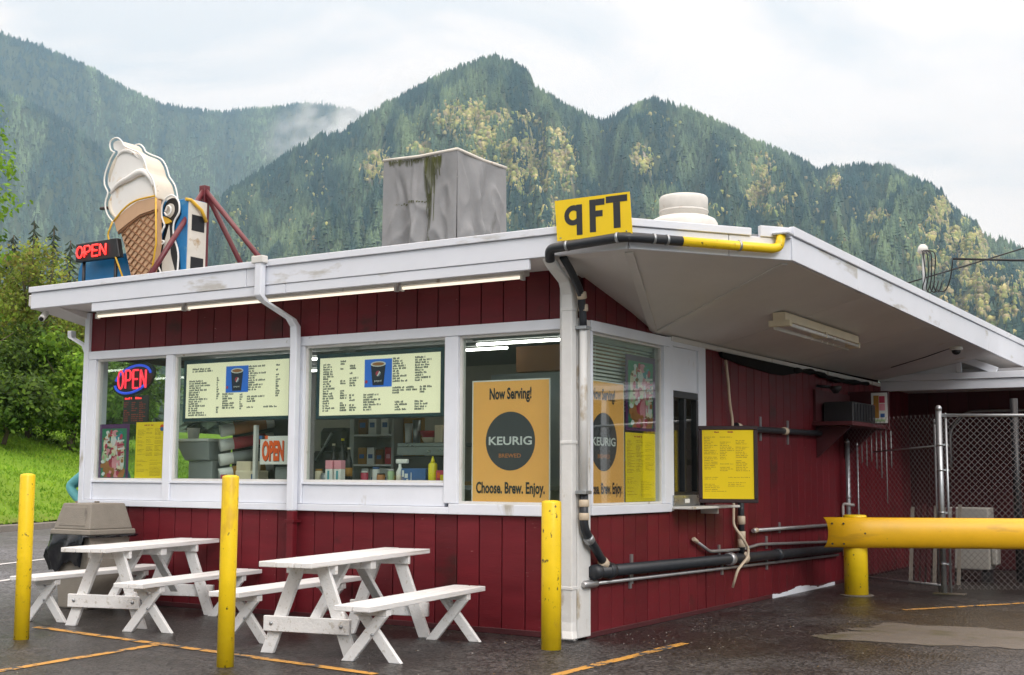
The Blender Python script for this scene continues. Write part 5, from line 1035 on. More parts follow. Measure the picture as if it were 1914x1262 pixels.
# neon OPEN in the left window
t = thing('open_neon_sign', 'lit pink OPEN neon with a blue ring in the left front window', 'sign', (-5.55, .08, 2.2))
MB().plate([(-5.555+.315*math.cos(a), 2.375+.175*math.sin(a)+.06*math.cos(a)) for a in [2*math.pi*k/32 for k in range(32)]], .07, .10).build('backing', 'black_paint', t)
MB().tube([(-5.555+.275*math.cos(a), .055, 2.375+.14*math.sin(a)+.05*math.cos(a)) for a in [R(k) for k in range(5, 170, 8)]], .014, 7).build('neon_ring', 'neon_blue', t); MB().tube([(-5.555+.275*math.cos(a), .055, 2.375+.14*math.sin(a)+.05*math.cos(a)) for a in [R(k) for k in range(185, 320, 8)]], .014, 7).build('neon_ring', 'neon_blue', t)
nl = MB()
for k, s in enumerate(glyphs(-5.772, .080, 2.278, .195, .038)): nl.tube([(x, .045, z) for x, z in s], .0115, 7)
nl.build('neon_lettering', 'neon_pink', t)
t = thing('hours_panel', 'dark hours panel with red print hanging below the OPEN neon', 'panel', (-5.52, .1, 1.90)); MB().box(-5.715, -5.325, .08, .095, 1.89, 2.20).build('panel', 'dark_equip', t)
sp = small_print(-5.70, -5.34, 1.90, 2.14, .078, 3, .022, random.Random(3), .6, .1); sp.build('lettering', 'ink_red', t); small_print(-5.69, -5.36, 2.15, 2.19, .078, 2, .034, random.Random(3), .8, 0).build('lettering', 'neon_red', t)

# ================================================================ lit menu boards inside the windows
def menu_light(name, label, x0, x1, z0, z1, cols, cup, seed):
    t = thing(name, label, 'menu board', ((x0+x1)/2, .2, z0)); y = .045
    MB().box(x0, x1, y, y+.12, z0, z1).build('case', 'menu_frame', t, .006); MB().box(x0+.05, x1-.055, y-.004, y-.001, z0+.035, z1-.045).build('lit_panel', 'menu_lit', t)
    rr = random.Random(seed); mb = MB()
    for (u0, u1, v0, v1, c_, sk) in cols:
        a = x0+.05+(x1-x0-.105)*u0; b = x0+.05+(x1-x0-.105)*u1; c0 = z0+.035+(z1-z0-.08)*v0; d0 = z0+.035+(z1-z0-.08)*v1; merge(mb, small_print(a, b, c0, d0, y-.0055, c_, .0235, rr, .92, sk))
    mb.build('menu_lettering', 'menu_ink', t)['kind'] = 'stuff'
    a, b, c0, d0 = cup; MB().box(a, b, y-.006, y-.0045, c0, d0).build('picture', 'cup_lit', t); w, h = b-a, d0-c0; m_ = (a+b)/2
    def fl(poly, d, mm): MB().add([(x, y-.0065-d, z) for x, z in poly], [list(range(len(poly)))]).build('picture_patch', mm, t)
    fl([(m_-w*.20, c0+h*.06), (m_+w*.20, c0+h*.06), (m_+w*.27, c0+h*.78), (m_-w*.27, c0+h*.78)], 0, 'cup_dark')
    fl([(m_+w*.28*math.cos(q), c0+h*.82+h*.10*math.sin(q)) for q in [2*math.pi*k/20 for k in range(20)]], .0005, 'card_white'); fl([(m_+w*.22*math.cos(q), c0+h*.82+h*.06*math.sin(q)) for q in [2*math.pi*k/20 for k in range(20)]], .001, 'caramel')
    fl([(m_+w*.09*math.cos(q), c0+h*.48+h*.10*math.sin(q)) for q in [2*math.pi*k/20 for k in range(20)]], .0005, 'card_white'); fl([(m_+w*.09*math.cos(q), c0+h*.48+h*.10*math.sin(q)) for q in [R(60)+math.pi*k/12 for k in range(13)]], .001, 'rasp'); fl([(m_+w*.085*math.cos(q), c0+h*.475+h*.09*math.sin(q)) for q in [R(270)+R(110)*k/12 for k in range(13)]], .0012, 'blue_box')
    text_mb('pepsi', w*.26, h*.085, (m_-w*.13, y-.0085, c0+h*.17), (1, 0, 0), (0, 0, 1), .01).build('lettering', 'ink_white', t)
    fl([(a+w*.07+w*.05*math.cos(q), c0+h*.2+h*.06*math.sin(q)) for q in [2*math.pi*k/12 for k in range(12)]], .0005, 'rasp')
    return t
menu_light('menu_board', 'lit cream menu board with a cola picture in the second front window', -4.765, -3.235, 1.90, 2.545, [(.03, .27, .02, .74, 1, .04), (.31, .345, .30, .74, 1, 0), (.31, .345, .04, .20, 1, .1), (.06, .30, .80, .92, 1, 0), (.37, .51, .12, .44, 1, .05), (.54, .58, .12, .42, 1, .1), (.61, .80, .22, .92, 1, .12), (.88, .93, .28, .92, 1, .2), (.61, .93, .14, .19, 2, 0)], (-4.145, -3.835, 2.185, 2.455), 31)
menu_light('menu_board', 'lit cream menu board with a cola picture in the third front window', -2.94, -1.40, 1.888, 2.525, [(.03, .16, .05, .95, 1, .10), (.18, .34, .05, .95, 2, .25), (.38, .55, .04, .40, 1, .1), (.62, .77, .52, .95, 1, .05), (.80, .95, .52, .95, 1, .05), (.62, .95, .30, .46, 3, .15), (.64, .75, .05, .22, 1, .0), (.80, .92, .05, .22, 1, .0)], (-2.335, -2.010, 2.180, 2.445), 32)

# ================================================================ rear lean-to, fence, guard rail
t = thing('rear_lean_to', 'dark red rear lean-to with a white beam behind the chain-link fence', 'building', (2.5, 9.8, 0))
LT = t
MB().box(-.1, 9.0, 10.55, 10.65, 0, 2.9).build('wall', 'groove', t)
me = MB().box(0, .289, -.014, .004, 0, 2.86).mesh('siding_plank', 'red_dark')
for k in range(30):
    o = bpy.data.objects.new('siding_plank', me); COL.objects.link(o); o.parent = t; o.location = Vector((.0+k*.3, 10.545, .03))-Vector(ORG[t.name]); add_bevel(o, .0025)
MB().box(.0, 9.0, 9.0, 9.06, 2.60, 2.735).build('beam', 'white_trim', t, .004); MB().box(.0, 9.0, 8.97, 9.06, 2.738, 2.83).build('beam_cap', 'white_trim', t, .004)
MB().box(.0, 9.0, 9.062, 10.6, 2.66, 2.69).build('lean_to_soffit', 'soffit', t); MB().box(-.02, 9.0, 9.07, 10.7, 2.84, 2.88).build('lean_to_roof', 'roof_deck', t)
MB().plate([(.0, 2.832), (1.08, 2.832), (1.08, 3.03), (.0, 2.75)], 9.02, 9.05).build('gable_panel', 'white_trim', t)
MB().box(1.085, 1.15, 8.99, 9.06, 2.835, 3.06).build('gable_post', 'white_trim', t, .004)
MB().bar((1.12, 9.03, 3.05), (1.62, 9.03, 2.84), .05, .10).build('diagonal_brace', 'white_trim', t, .004)
for x in (4.5, 8.9): MB().box(x-.05, x+.05, 8.98, 9.08, 0, 2.6).build('post', 'white_trim', t, .005)
MB().tube(fillet([(.62, 10.5, 1.5), (.62, 10.5, 2.1), (.85, 10.5, 2.36), (4.5, 10.5, 2.36)], .25), .022, 8).build('wall_conduit', 'galv', t)
# chain-link fence
FA, FB, FC = Vector((.115, 7.03, 0)), Vector((1.51, 6.12, 0)), Vector((5.2, 8.25, 0)); FH = 2.10
t = thing('chain_link_fence', 'galvanised chain-link fence closing the yard behind the guard rail', 'fence', (1.51, 6.12, 0))
def link_panel(a, b, z0, z1, pitch=.075):
    mb = MB(); L_ = (b-a).length; d = (b-a)/L_; H = z1-z0; nrm = Vector((d.y, -d.x, 0))
    for sgn in (1, -1):
        n = int((L_+H)/pitch)+1
        for k in range(n):
            u0 = k*pitch-H
            ua, za = u0, 0.; ub, zb_ = u0+H, H
            if ua < 0: za = -ua; ua = 0
            if ub > L_: zb_ = H-(ub-L_); ub = L_
            if ub <= ua: continue
            if sgn < 0: ua, ub = L_-ua, L_-ub
            P = []
            for q in range(2): P.append(a+d*(ua if q == 0 else ub)+Vector((0, 0, z0+(za if q == 0 else zb_)))+nrm*.004*sgn)
            mb.tube(P, .0024, 4, caps=False)
    k = 0
    while k*pitch < L_:
        for s in (-1, 1): mb.tube([a+d*(k*pitch)+Vector((0, 0, z1)), a+d*(k*pitch+s*.012)+Vector((0, 0, z1+.035))], .0024, 4, caps=False)
        k += 1
    return mb
link_panel(FA, FB, .06, FH-.02).build('wire_mesh', 'fence_wire', t)['kind'] = 'stuff'
link_panel(FB, FC, .06, FH-.02).build('wire_mesh', 'fence_wire', t)['kind'] = 'stuff'
def fpost(p, r, h): MB().tube([(p.x, p.y, 0), (p.x, p.y, h)], r, 14).lathe([(r*1.15, 0), (r*1.12, .03), (r*.6, .055), (0, .06)], (p.x, p.y, h), 14).build('post', 'galv', t)
fpost(FB, .035, FH+.06); fpost(FA, .03, FH-.3); fpost(FB+(FA-FB)*.045, .012, FH-.1); fpost(FC, .035, FH+.06); fpost(FA+Vector((.16, -.10, 0)), .012, FH-.35); fpost(FB+(FC-FB)*.019, .014, FH-.03)
MB().tube([FB+Vector((0, 0, FH)), FC+Vector((0, 0, FH))], .021, 10).build('top_rail', 'galv', t); MB().tube([FA+Vector((0, 0, .10)), FB+Vector((0, 0, .10))], .014, 8).build('bottom_rail', 'galv', t)
MB().tube([FA+(FB-FA)*.3+Vector((0, 0, FH-.42)), FB+Vector((0, 0, FH-.36))], .010, 8).build('tension_rail', 'galv', t)
for z in (.35, .95, 1.45, 1.75): MB().tube([FB+Vector((0, 0, z-.012)), FB+Vector((0, 0, z+.012))], .041, 12).bar(FB+Vector((0, 0, z)), FB+Vector((.09, .05, z)), .012, .02).build('tension_band', 'galv', t)
for z in (.5, 1.1): MB().tube([FA+Vector((0, 0, z-.012)), FA+Vector((0, 0, z+.012))], .036, 12).build('tension_band', 'galv', t)
MB().box(1.40, 1.75, 6.02, 6.20, .0, .018).build('base_plate', 'concrete', t, .004)
# wood slats stacked behind the fence
t = thing('slat_stack', 'upright grey wooden slats leaning behind the fence', 'slats', (1.0, 7.4, 0))
for k in range(9): MB().bar((.78+k*.075, 7.42, .01), (.80+k*.075, 7.55, .98+.02*(k % 3)), .045, .018, upv=(0, 1, 0)).build('slat', 'red_dark' if k % 4 else 'can_shell', t)
# guard rail
t = thing('guard_rail', 'heavy yellow curved guard rail on a round yellow post at right', 'guard rail', (.70, 5.37, 0))
gd = Vector((.885, .465, 0)).normalized(); gn = Vector((gd.y, -gd.x, 0)); g0 = Vector((.70, 5.37, 0))
MB().tube([g0+Vector((0, 0, -.05)), g0+Vector((0, 0, .915)), g0+Vector((0, 0, .925))], [.135, .135, .12], 28).build('post', 'yellow_paint', t)
mb = MB(); N = 20; K = 14; L0, L1 = -.40, 7.0; ring_ = []
for s in range(2):
    for i in range(N+1):
        a = R(-76)+R(152)*i/N
        for k in range(K+1):
            u = L0+(L1-L0)*k/K+(.05*(1-math.cos(a)**2)*0-.055*math.cos(a) if k == 0 else 0)*-1; r_ = .20-s*.008
            p = g0+gd*u+gn*(.115+r_*math.cos(a)*.55)+Vector((0, 0, .727+r_*math.sin(a)*.90)); ring_.append(p)
W_ = K+1; S_ = (N+1)*W_
fs = [(s*S_+i*W_+k, s*S_+i*W_+k+1, s*S_+(i+1)*W_+k+1, s*S_+(i+1)*W_+k) for s in range(2) for i in range(N) for k in range(K)]
fs += [(i*W_, (i+1)*W_, S_+(i+1)*W_, S_+i*W_) for i in range(N)]+[(k, k+1, S_+k+1, S_+k) for k in range(K)]+[(N*W_+k, S_+N*W_+k, S_+N*W_+k+1, N*W_+k+1) for k in range(K)]
mb.add(ring_, fs, 0, True); mb.build('rail', 'yellow_rail', t)
for (u, z) in ((-.30, .83), (-.17, .83), (-.30, .60), (-.17, .60), (.07, .72)):
    p = g0+gd*u+gn*.215+Vector((0, 0, z)); MB().tube([p, p+gn*.012], .011, 8).build('bolt_hole', 'black_paint', t)
p2 = g0+gd*5.6; MB().tube([p2+Vector((0, 0, -.05)), p2+Vector((0, 0, .92))], .135, 28).build('post', 'yellow_paint', t)
MB().lathe([(.20, 0), (.19, .012), (.13, .014)], g0, 24).build('footing', 'concrete', t)
# heat pump
t = thing('heat_pump', 'pale grey outdoor heat pump unit behind the chain-link fence', 'air conditioner', (1.36, 8.3, 0))
MB().box(1.06, 1.62, 8.15, 8.5, .16, .97).build('cabinet', 'hvac', t, .02, seg=2); MB().box(1.622, 1.70, 8.2, 8.45, .22, .62).build('valve_cover', 'hvac', t, .02)
MB().box(1.10, 1.2, 8.2, 8.45, 0, .16).build('foot', 'dark_equip', t); MB().box(1.5, 1.6, 8.2, 8.45, 0, .16).build('foot', 'dark_equip', t)
em = MB()
for k in range(3):
    a = R(90+120*k); c0 = (1.42+.022*math.cos(a), .80+.022*math.sin(a)); d_ = Vector((math.cos(a), 0, math.sin(a)))*.02; s_ = Vector((-math.sin(a), 0, math.cos(a)))*.011; q = Vector((1.42, 8.1475, .80)); em.add([q, q+d_+s_, q+d_*2, q+d_-s_], [(0, 1, 2, 3)])
em.build('emblem', 'rasp', t)
solo(MB().box(2.02, 2.32, 8.5, 8.7, .75, 1.02).box(2.04, 2.30, 8.495, 8.5, .78, .99), 'meter_box', 'grey_equip', 'grey meter box at the right edge behind the fence', 'meter box', bevel=.01)
solo(MB().tube([(1.98, 8.2, .02), (1.98, 8.2, 2.4)], .05, 10), 'dark_post', 'black_paint', 'dark vertical post behind the chain-link fence', 'post')
# wall shelf with black equipment and a small poster
t = thing('wall_shelf', 'dark red bracketed shelf high on the side wall near the fence', 'shelf', (.3, 6.8, 1.7))
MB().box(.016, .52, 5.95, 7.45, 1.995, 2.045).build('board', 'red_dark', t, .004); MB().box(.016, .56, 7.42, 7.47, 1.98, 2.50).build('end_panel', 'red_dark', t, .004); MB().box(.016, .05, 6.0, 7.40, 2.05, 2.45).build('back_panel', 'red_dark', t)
for y in (6.1, 7.2): MB().platex([], 0, 0) if False else MB().add([(.016, y, 1.99), (.46, y, 1.99), (.016, y, 1.60), (.016, y+.05, 1.99), (.46, y+.05, 1.99), (.016, y+.05, 1.60)], [(0, 1, 2), (3, 5, 4), (0, 3, 4, 1), (1, 4, 5, 2), (2, 5, 3, 0)]).build('bracket', 'red_dark', t)
t = thing('equipment_box', 'black slatted equipment box sitting on the red wall shelf', 'box', (.27, 6.7, 2.046)); MB().box(.08, .46, 6.20, 7.15, 2.047, 2.30).build('case', 'dark_equip', t, .012)
for k in range(7): MB().box(.461, .468, 6.25+.12*k, 6.30+.12*k, 2.07, 2.28).build('vent_slat', 'black_paint', t)
t = thing('small_poster', 'small white-framed drink poster on the end of the wall shelf', 'poster', (.43, 7.41, 2.07)); MB().box(.335, .545, 7.405, 7.418, 2.075, 2.475).build('frame', 'card_white', t)
for k, (a, b, c0, d0, m) in enumerate(((.365, .435, 2.14, 2.44, 'ochre'), (.44, .515, 2.34, 2.43, 'rasp'), (.44, .515, 2.24, 2.33, 'pink'), (.455, .51, 2.15, 2.20, 'blue_box'), (.365, .515, 2.095, 2.125, 'lime_print'), (.36, .40, 2.26, 2.33, 'caramel'))): MB().box(a, b, 7.402-.0005*k, 7.4045, c0, d0).build('picture_patch', m, t)
t = thing('wall_lamp', 'dark floodlight bracket above the equipment box', 'light', (.1, 6.2, 2.45)); MB().tube([(.03, 6.1, 2.50), (.20, 6.15, 2.48)], .02, 8).build('arm', 'dark_equip', t); MB().lathe([(.03, 0), (.07, .05), (.075, .09)], (.26, 6.15, 2.40), 12).build('lamp_head', 'dark_equip', t)
for k in range(7):
    y = 7.52-.0*k; x = .16+.065*k; l = (.42, .46, .40, .50, .62, .95, .48)[k]
    solo(MB().tube([(x, y, 1.97-l), (x, y, 1.975)], .008, 6), 'hanging_rod', 'grey_equip', 'longest thin metal rod hanging under the wall shelf end' if k == 5 else 'second longest thin metal rod hanging under the wall shelf' if k == 4 else 'short thin metal rod hanging under the wall shelf end', 'rod', 'rods hanging under the wall shelf')
solo(MB().tube(fillet([(.20, 7.0, 1.0), (.05, 7.0, 1.02), (.05, 7.0, .35)], .04), .018, 8), 'vent_pipe', 'white_plastic', 'short white pipe with a bent top at the end of the red side wall', 'pipe')

# ================================================================ person mostly hidden behind the left wall
t = thing('person', 'person in a teal jacket behind the left wall, only a bent elbow showing', 'person', (-6.90, .90, 0), R(25))
def skin_mesh(name, verts, edges, rad, mats_fn, mlist):
    me = bpy.data.meshes.new(name); me.from_pydata(verts, edges, []); o = bpy.data.objects.new(name, me); COL.objects.link(o)
    sk = o.modifiers.new('skin', 'SKIN'); sk.use_smooth_shade = True
    for i, r_ in enumerate(rad): me.skin_vertices[0].data[i].radius = (r_, r_) if not isinstance(r_, tuple) else r_
    me.skin_vertices[0].data[0].use_root = True; s2 = o.modifiers.new('sub', 'SUBSURF'); s2.levels = s2.render_levels = 2
    bpy.context.view_layer.update(); dg = bpy.context.evaluated_depsgraph_get(); m2 = bpy.data.meshes.new_from_object(o.evaluated_get(dg)); bpy.data.objects.remove(o); bpy.data.meshes.remove(me)
    m2.materials.clear()
    for m_ in mlist: m2.materials.append(MATS[m_])
    for p in m2.polygons: p.material_index = mats_fn(p.center); p.use_smooth = True
    return np_obj(name, m2, t)
V_ = [(0, 0, .96), (0, 0, 1.12), (0, .0, 1.32), (0, .01, 1.44), (0, .0, 1.50), (0, -.015, 1.60), (0, -.02, 1.70), (-.19, 0, 1.40), (-.44, -.06, 1.20), (-.24, -.16, 1.02), (-.18, -.19, .98), (.19, 0, 1.40), (.27, .02, 1.12), (.27, -.08, .88), (.27, -.10, .80), (-.10, 0, .90), (-.11, -.02, .50), (-.11, .02, .09), (-.12, -.13, .04), (.10, 0, .90), (.11, -.02, .50), (.11, .02, .09), (.12, -.13, .04)]
E_ = [(0, 1), (1, 2), (2, 3), (3, 4), (4, 5), (5, 6), (3, 7), (7, 8), (8, 9), (9, 10), (3, 11), (11, 12), (12, 13), (13, 14), (0, 15), (15, 16), (16, 17), (17, 18), (0, 19), (19, 20), (20, 21), (21, 22)]
RD = [(.17, .12), (.15, .11), (.18, .12), (.13, .10), .055, (.075, .095), (.07, .085), .085, .070, .045, .04, .085, .06, .045, .04, .10, .075, .05, .045, .10, .075, .05, .045]
skin_mesh('body', V_, E_, RD, lambda c: 2 if c.z > 1.50 or (c.y < -.06 and c.x > .2 and c.z < .86) or (c.z < 1.03 and c.z > .9 and c.y < -.15) else (0 if c.z > .93 else (3 if c.z < .09 else 1)), ['teal_cloth', 'denim', 'skin', 'shoe'])
hm = MB().lathe([(.0, .10), (.06, .095), (.10, .06), (.108, .0), (.10, -.05), (.07, -.06)], (0, .01, 1.72), 14); hm.build('hair', 'hair', t, local=True)
for sx in (-1, 1): MB().lathe([(0, .012), (.011, 0), (0, -.012)], (sx*.033, -.105, 1.655), 8).build('eye', 'ink_dark', t, local=True)
MB().lathe([(0, .03), (.014, -.015), (0, -.02)], (0, -.118, 1.625), 8).build('nose', 'skin', t, local=True); MB().box(-.025, .025, -.112, -.10, 1.575, 1.583).build('mouth', 'rasp', t, .003, local=True)
# thin mist drifting in the saddle between the far range and the central mountain
mm = bpy.data.materials.new('mist'); mm.use_nodes = True; n_ = mm.node_tree.nodes; L_ = mm.node_tree.links; n_.remove(n_['Principled BSDF'])
v_ = n_.new('ShaderNodeVolumePrincipled'); v_.inputs['Color'].default_value = (.97, .98, 1, 1); tc_ = n_.new('ShaderNodeTexCoord')
g_ = n_.new('ShaderNodeTexGradient'); g_.gradient_type = 'SPHERICAL'; L_.new(tc_.outputs['Object'], g_.inputs[0])
z_ = n_.new('ShaderNodeTexNoise'); z_.inputs['Scale'].default_value = 2.6; z_.inputs['Detail'].default_value = 5; z_.inputs['Roughness'].default_value = .62; L_.new(tc_.outputs['Object'], z_.inputs[0])
r_ = n_.new('ShaderNodeMapRange'); r_.inputs[1].default_value = .44; r_.inputs[2].default_value = .66; L_.new(z_.outputs[0], r_.inputs[0])
m1 = n_.new('ShaderNodeMath'); m1.operation = 'MULTIPLY'; L_.new(g_.outputs[0], m1.inputs[0]); L_.new(r_.outputs[0], m1.inputs[1]); m2 = n_.new('ShaderNodeMath'); m2.operation = 'MULTIPLY'; L_.new(m1.outputs[0], m2.inputs[0]); m2.inputs[1].default_value = .022; L_.new(m2.outputs[0], v_.inputs['Density']); L_.new(v_.outputs[0], n_['Material Output'].inputs['Volume']); MATS['mist'] = mm
for k, (az_, Rd, el_, sx, sz, rt_) in enumerate(((40.2, 3450, 15.2, 230, 130, .3), (37.0, 3150, 17.0, 190, 70, .55))):
    bm = bmesh.new(); bmesh.ops.create_icosphere(bm, subdivisions=3, radius=1); me = bpy.data.meshes.new('mist'); bm.to_mesh(me); bm.free(); me.materials.append(mm)
    o = np_obj('mist', me, None, polar(az_, Rd, Rd*math.tan(R(el_)))); o.scale = (sx, 160, sz); o.rotation_euler = (0, -rt_, R(az_)); tag(o, ['white mist lying in the saddle left of the central peak', 'faint mist wisp on the left shoulder of the central peak'][k], 'mist', kind='stuff')

# ================================================================ things inside the snack bar
def item(mb, name, m, label, cat, group=None, bev=0., base=None): return solo(mb, name, m, label, cat, group, bev, base)
t = thing('front_counter', 'grey work counter just inside the front windows', 'counter', (-3.1, .45, .06))
MB().box(-6.0, -.5, .125, .62, 1.225, 1.262).build('top', 'counter', t, .004); MB().box(-6.0, -.5, .58, .61, .06, 1.223).build('front_panel', 'shelf_white', t)
for x in (-5.95, -4.2, -2.4, -.58): MB().box(x, x+.05, .14, .19, .06, 1.223).build('leg', 'steel', t)
for k, (x0, x1, y) in enumerate(((-5.6, -3.6, 1.3), (-3.45, -1.5, 1.3), (-1.66, -.35, .9), (-5.5, -4.0, 2.5))):  # last tube is not seen, added to light the room
    t = thing('ceiling_light', ['lit ceiling tube seen beside the left menu board', 'lit ceiling tube seen beside the right menu board', 'lit ceiling tube above the coffee poster', 'added ceiling tube lighting the back left of the room'][k], 'light', ((x0+x1)/2, y, 2.6), 0, 'ceiling tubes inside the snack bar')
    MB().box(x0, x1, y-.03, y+.03, 2.665, 2.698).build('housing', 'grey_equip', t); MB().tube([(x0+.03, y, 2.632), (x1-.03, y, 2.632)], .014, 8).build('tube', 'tube_room', t)
# left window area
t = thing('drink_dispenser', 'grey drink dispenser with a sloped front in the second window', 'dispenser', (-4.83, .42, 1.263))
MB().hexa([(-4.98, .30, 1.50), (-4.62, .30, 1.50), (-4.62, .60, 1.50), (-4.98, .60, 1.50)], [(-5.08, .25, 1.70), (-4.58, .25, 1.70), (-4.58, .62, 1.70), (-5.08, .62, 1.70)]).build('hopper', 'grey_equip', t, .008)
MB().box(-4.95, -4.60, .33, .60, 1.263, 1.498).build('base', 'grey_equip', t, .006); MB().box(-5.09, -4.57, .24, .63, 1.702, 1.73).build('lid', 'card_white', t, .005)
item(MB().lathe([(.055, 0), (.068, .11), (.072, .115), (.06, .115)], (-4.92, .36, 1.731), 16), 'paper_cup', 'card_white', 'white paper cup on top of the drink dispenser', 'cup')
t = thing('cup_rack', 'slanted rack of stacked paper cups in the second window', 'cup rack', (-4.25, .55, 1.263))
MB().box(-4.40, -4.37, .42, .80, 1.263, 1.95).build('frame', 'dark_equip', t); MB().box(-4.37, -3.85, .78, .82, 1.263, 2.0).build('frame', 'dark_equip', t)
for k in range(4):
    z = 1.35+.152*k; a = Vector((-4.455, .29, z)); b = Vector((-4.12, .74, z+.10))
    o = MB().tube([a, a.lerp(b, .15), b], [.064, .062, .050], 16).build('cup_stack', 'card_white', t); d = (b-a).normalized()
    MB().tube([a-d*.002, a-d*.004], [.052, .047], 16).build('cup_opening', 'shelf_white', o); MB().tube([a.lerp(b, .25), a.lerp(b, .85)], [.0645, .0555], 16).build('sleeve', ['ochre', 'grey_equip', 'bowl_red', 'caramel'][k], o)
t = thing('label_printer', 'small beige printer with a paper label behind the middle bollard', 'printer', (-3.93, .24, 1.263)); MB().box(-4.12, -3.80, .18, .34, 1.263, 1.395).build('body', 'cream', t, .01); MB().box(-3.89, -3.82, .175, .179, 1.29, 1.36).build('label_patch', 'blue_box', t)
item(MB().box(-4.22, -4.02, .30, .45, 1.264, 1.49), 'carton', 'cream', 'beige carton standing behind the small printer', 'box', bev=.004)
item(MB().box(-3.80, -3.765, .10, .14, 1.263, 1.85), 'window_rail', 'white_plastic', 'pale sliding-window rail left of the hand-painted OPEN card', 'rail')
t = thing('open_card', 'white card with hand-painted orange OPEN in the second window', 'sign', (-3.4, .035, 1.45)); MB().box(-3.64, -3.245, .032, .036, 1.455, 1.735).build('card', 'card_white', t)
text_mb('OPEN', .29, .205, (-3.615, .0305, 1.487), (1, 0, 0), (0, 0, 1), .05).build('lettering', 'open_orange', t); text_mb('OPEN', .29, .205, (-3.608, .0312, 1.480), (1, 0, 0), (0, 0, 1), .05).build('lettering_shadow', 'ink_dark', t)
for k, (x, m) in enumerate(((-3.655, 'blue_box'), (-3.615, 'ink_dark'), (-3.58, 'open_orange'))): MB().box(x, x+.04, .029, .0315, 1.705, 1.74).build('sticker', m, t)
item(MB().box(-3.52, -3.30, .12, .34, 1.263, 1.43), 'napkin_dispenser', 'grey_equip', 'grey napkin dispenser below the hand-painted OPEN card', 'dispenser', bev=.01)
item(MB().box(-3.70, -3.56, .30, .5, 1.263, 1.40), 'carton', 'dark_equip', 'dark box beside the grey napkin dispenser', 'box', bev=.01)
# third window
for k, x in enumerate((-2.832, -2.722)):
    t = thing('carton', ['pink and white carton on the sill, left one of the pair', 'pink and white carton on the sill, right one of the pair'][k], 'carton', (x, .15, 1.263), 0, 'pink cartons on the window counter')
    MB().box(x-.042, x+.042, .13, .20, 1.263, 1.41).build('lower', 'card_white', t, .003); MB().box(x-.0425, x+.0425, .1295, .2005, 1.411, 1.495).build('upper', 'pink', t, .003); MB().box(x-.012, x+.010, .127, .1294, 1.31, 1.395).build('print_mark', 'teal_print', t)
for k, (x, y, h, m, lab) in enumerate(((-2.957, .35, .40, 'card_white', 'clear syrup bottle behind the left pink carton'), (-2.852, .36, .45, 'bottle_yellow', 'tall bottle of yellow oil behind the right pink carton'), (-2.77, .36, .36, 'ochre', 'amber syrup bottle right of the pink cartons'))):
    t = thing('bottle', lab, 'bottle', (x, y, 1.263), 0, 'syrup bottles'); MB().lathe([(.036, 0), (.038, h*.55), (.034, h*.62), (.014, h*.78), (.013, h*.95), (0, h*.95)], (x, y, 1.263), 12).build('glass', 'dark_equip', t); MB().lathe([(.016, h*.95), (.016, h), (0, h)], (x, y, 1.263), 10).build('cap', m if k == 1 else 'cream', t); MB().lathe([(.0385, h*.22), (.039, h*.45)], (x, y, 1.263), 12).build('label_band', m, t)
t = thing('black_machine', 'black coffee machine behind the bottles in the third window', 'machine', (-3.25, .95, .06)); MB().box(-3.55, -3.12, .72, 1.2, .06, 1.60).build('body', 'dark_equip', t, .02); MB().box(-3.5, -3.15, .74, 1.18, 1.602, 1.84).build('hood', 'dark_equip', t, .04); MB().tube([(-3.48, .70, 1.5), (-3.28, .70, 1.78)], .015, 6).build('handle', 'steel', t)
t = thing('shelf_unit', 'pale shelf unit full of boxes in the third window', 'shelf', (-2.8, .95, .06))
MB().box(-3.085, -3.03, .75, 1.15, .06, 2.3).build('side', 'shelf_white', t); MB().box(-2.55, -2.52, .75, 1.15, .06, 2.3).build('side', 'shelf_white', t); MB().box(-3.03, -2.55, 1.13, 1.15, .06, 2.3).build('back', 'shelf_white', t)
for z in (1.20, 1.463, 1.765, 2.07): MB().box(-3.03, -2.55, .75, 1.13, z-.018, z).build('board', 'card_white', t)
for k, (x0, x1, z, h, m, lab) in enumerate(((-2.99, -2.89, 1.463, .17, 'ochre', 'orange and white tin on the middle shelf'), (-2.875, -2.78, 1.463, .17, 'card_white', 'white carton on the middle shelf'), (-2.765, -2.67, 1.463, .15, 'brown_box', 'brown box on the middle shelf'), (-2.645, -2.56, 1.463, .17, 'bowl_red', 'dark red box at the right of the middle shelf'), (-2.94, -2.85, 1.20, .22, 'card_white', 'white carton at the left of the lowest visible shelf'), (-2.83, -2.735, 1.20, .22, 'shelf_white', 'grey carton on the lowest visible shelf'), (-2.72, -2.60, 1.20, .225, 'card_white', 'white box with a dark mark on the lowest visible shelf'), (-2.99, -2.88, 1.765, .20, 'brown_box', 'brown box on the top shelf'), (-2.86, -2.76, 1.765, .20, 'card_white', 'white carton left of another on the top shelf'), (-2.70, -2.60, 1.765, .20, 'card_white', 'white carton at the right of the top shelf'))):
    t = thing('shelf_box', lab, 'box', ((x0+x1)/2, .85, z), 0, 'boxes on the pale shelf unit'); MB().box(x0, x1, .77, .95, z+.001, z+h).build('box', m, t, .003); MB().box(x0+.02, x1-.02, .767, .7695, z+h*.35, z+h*.6).build('print_mark', 'blue_box' if m != 'bowl_red' else 'pink', t)
item(MB().box(-2.50, -2.26, .88, .92, .06, 2.1), 'door_panel', 'ochre', 'ochre panel right of the pale shelf unit', 'panel')
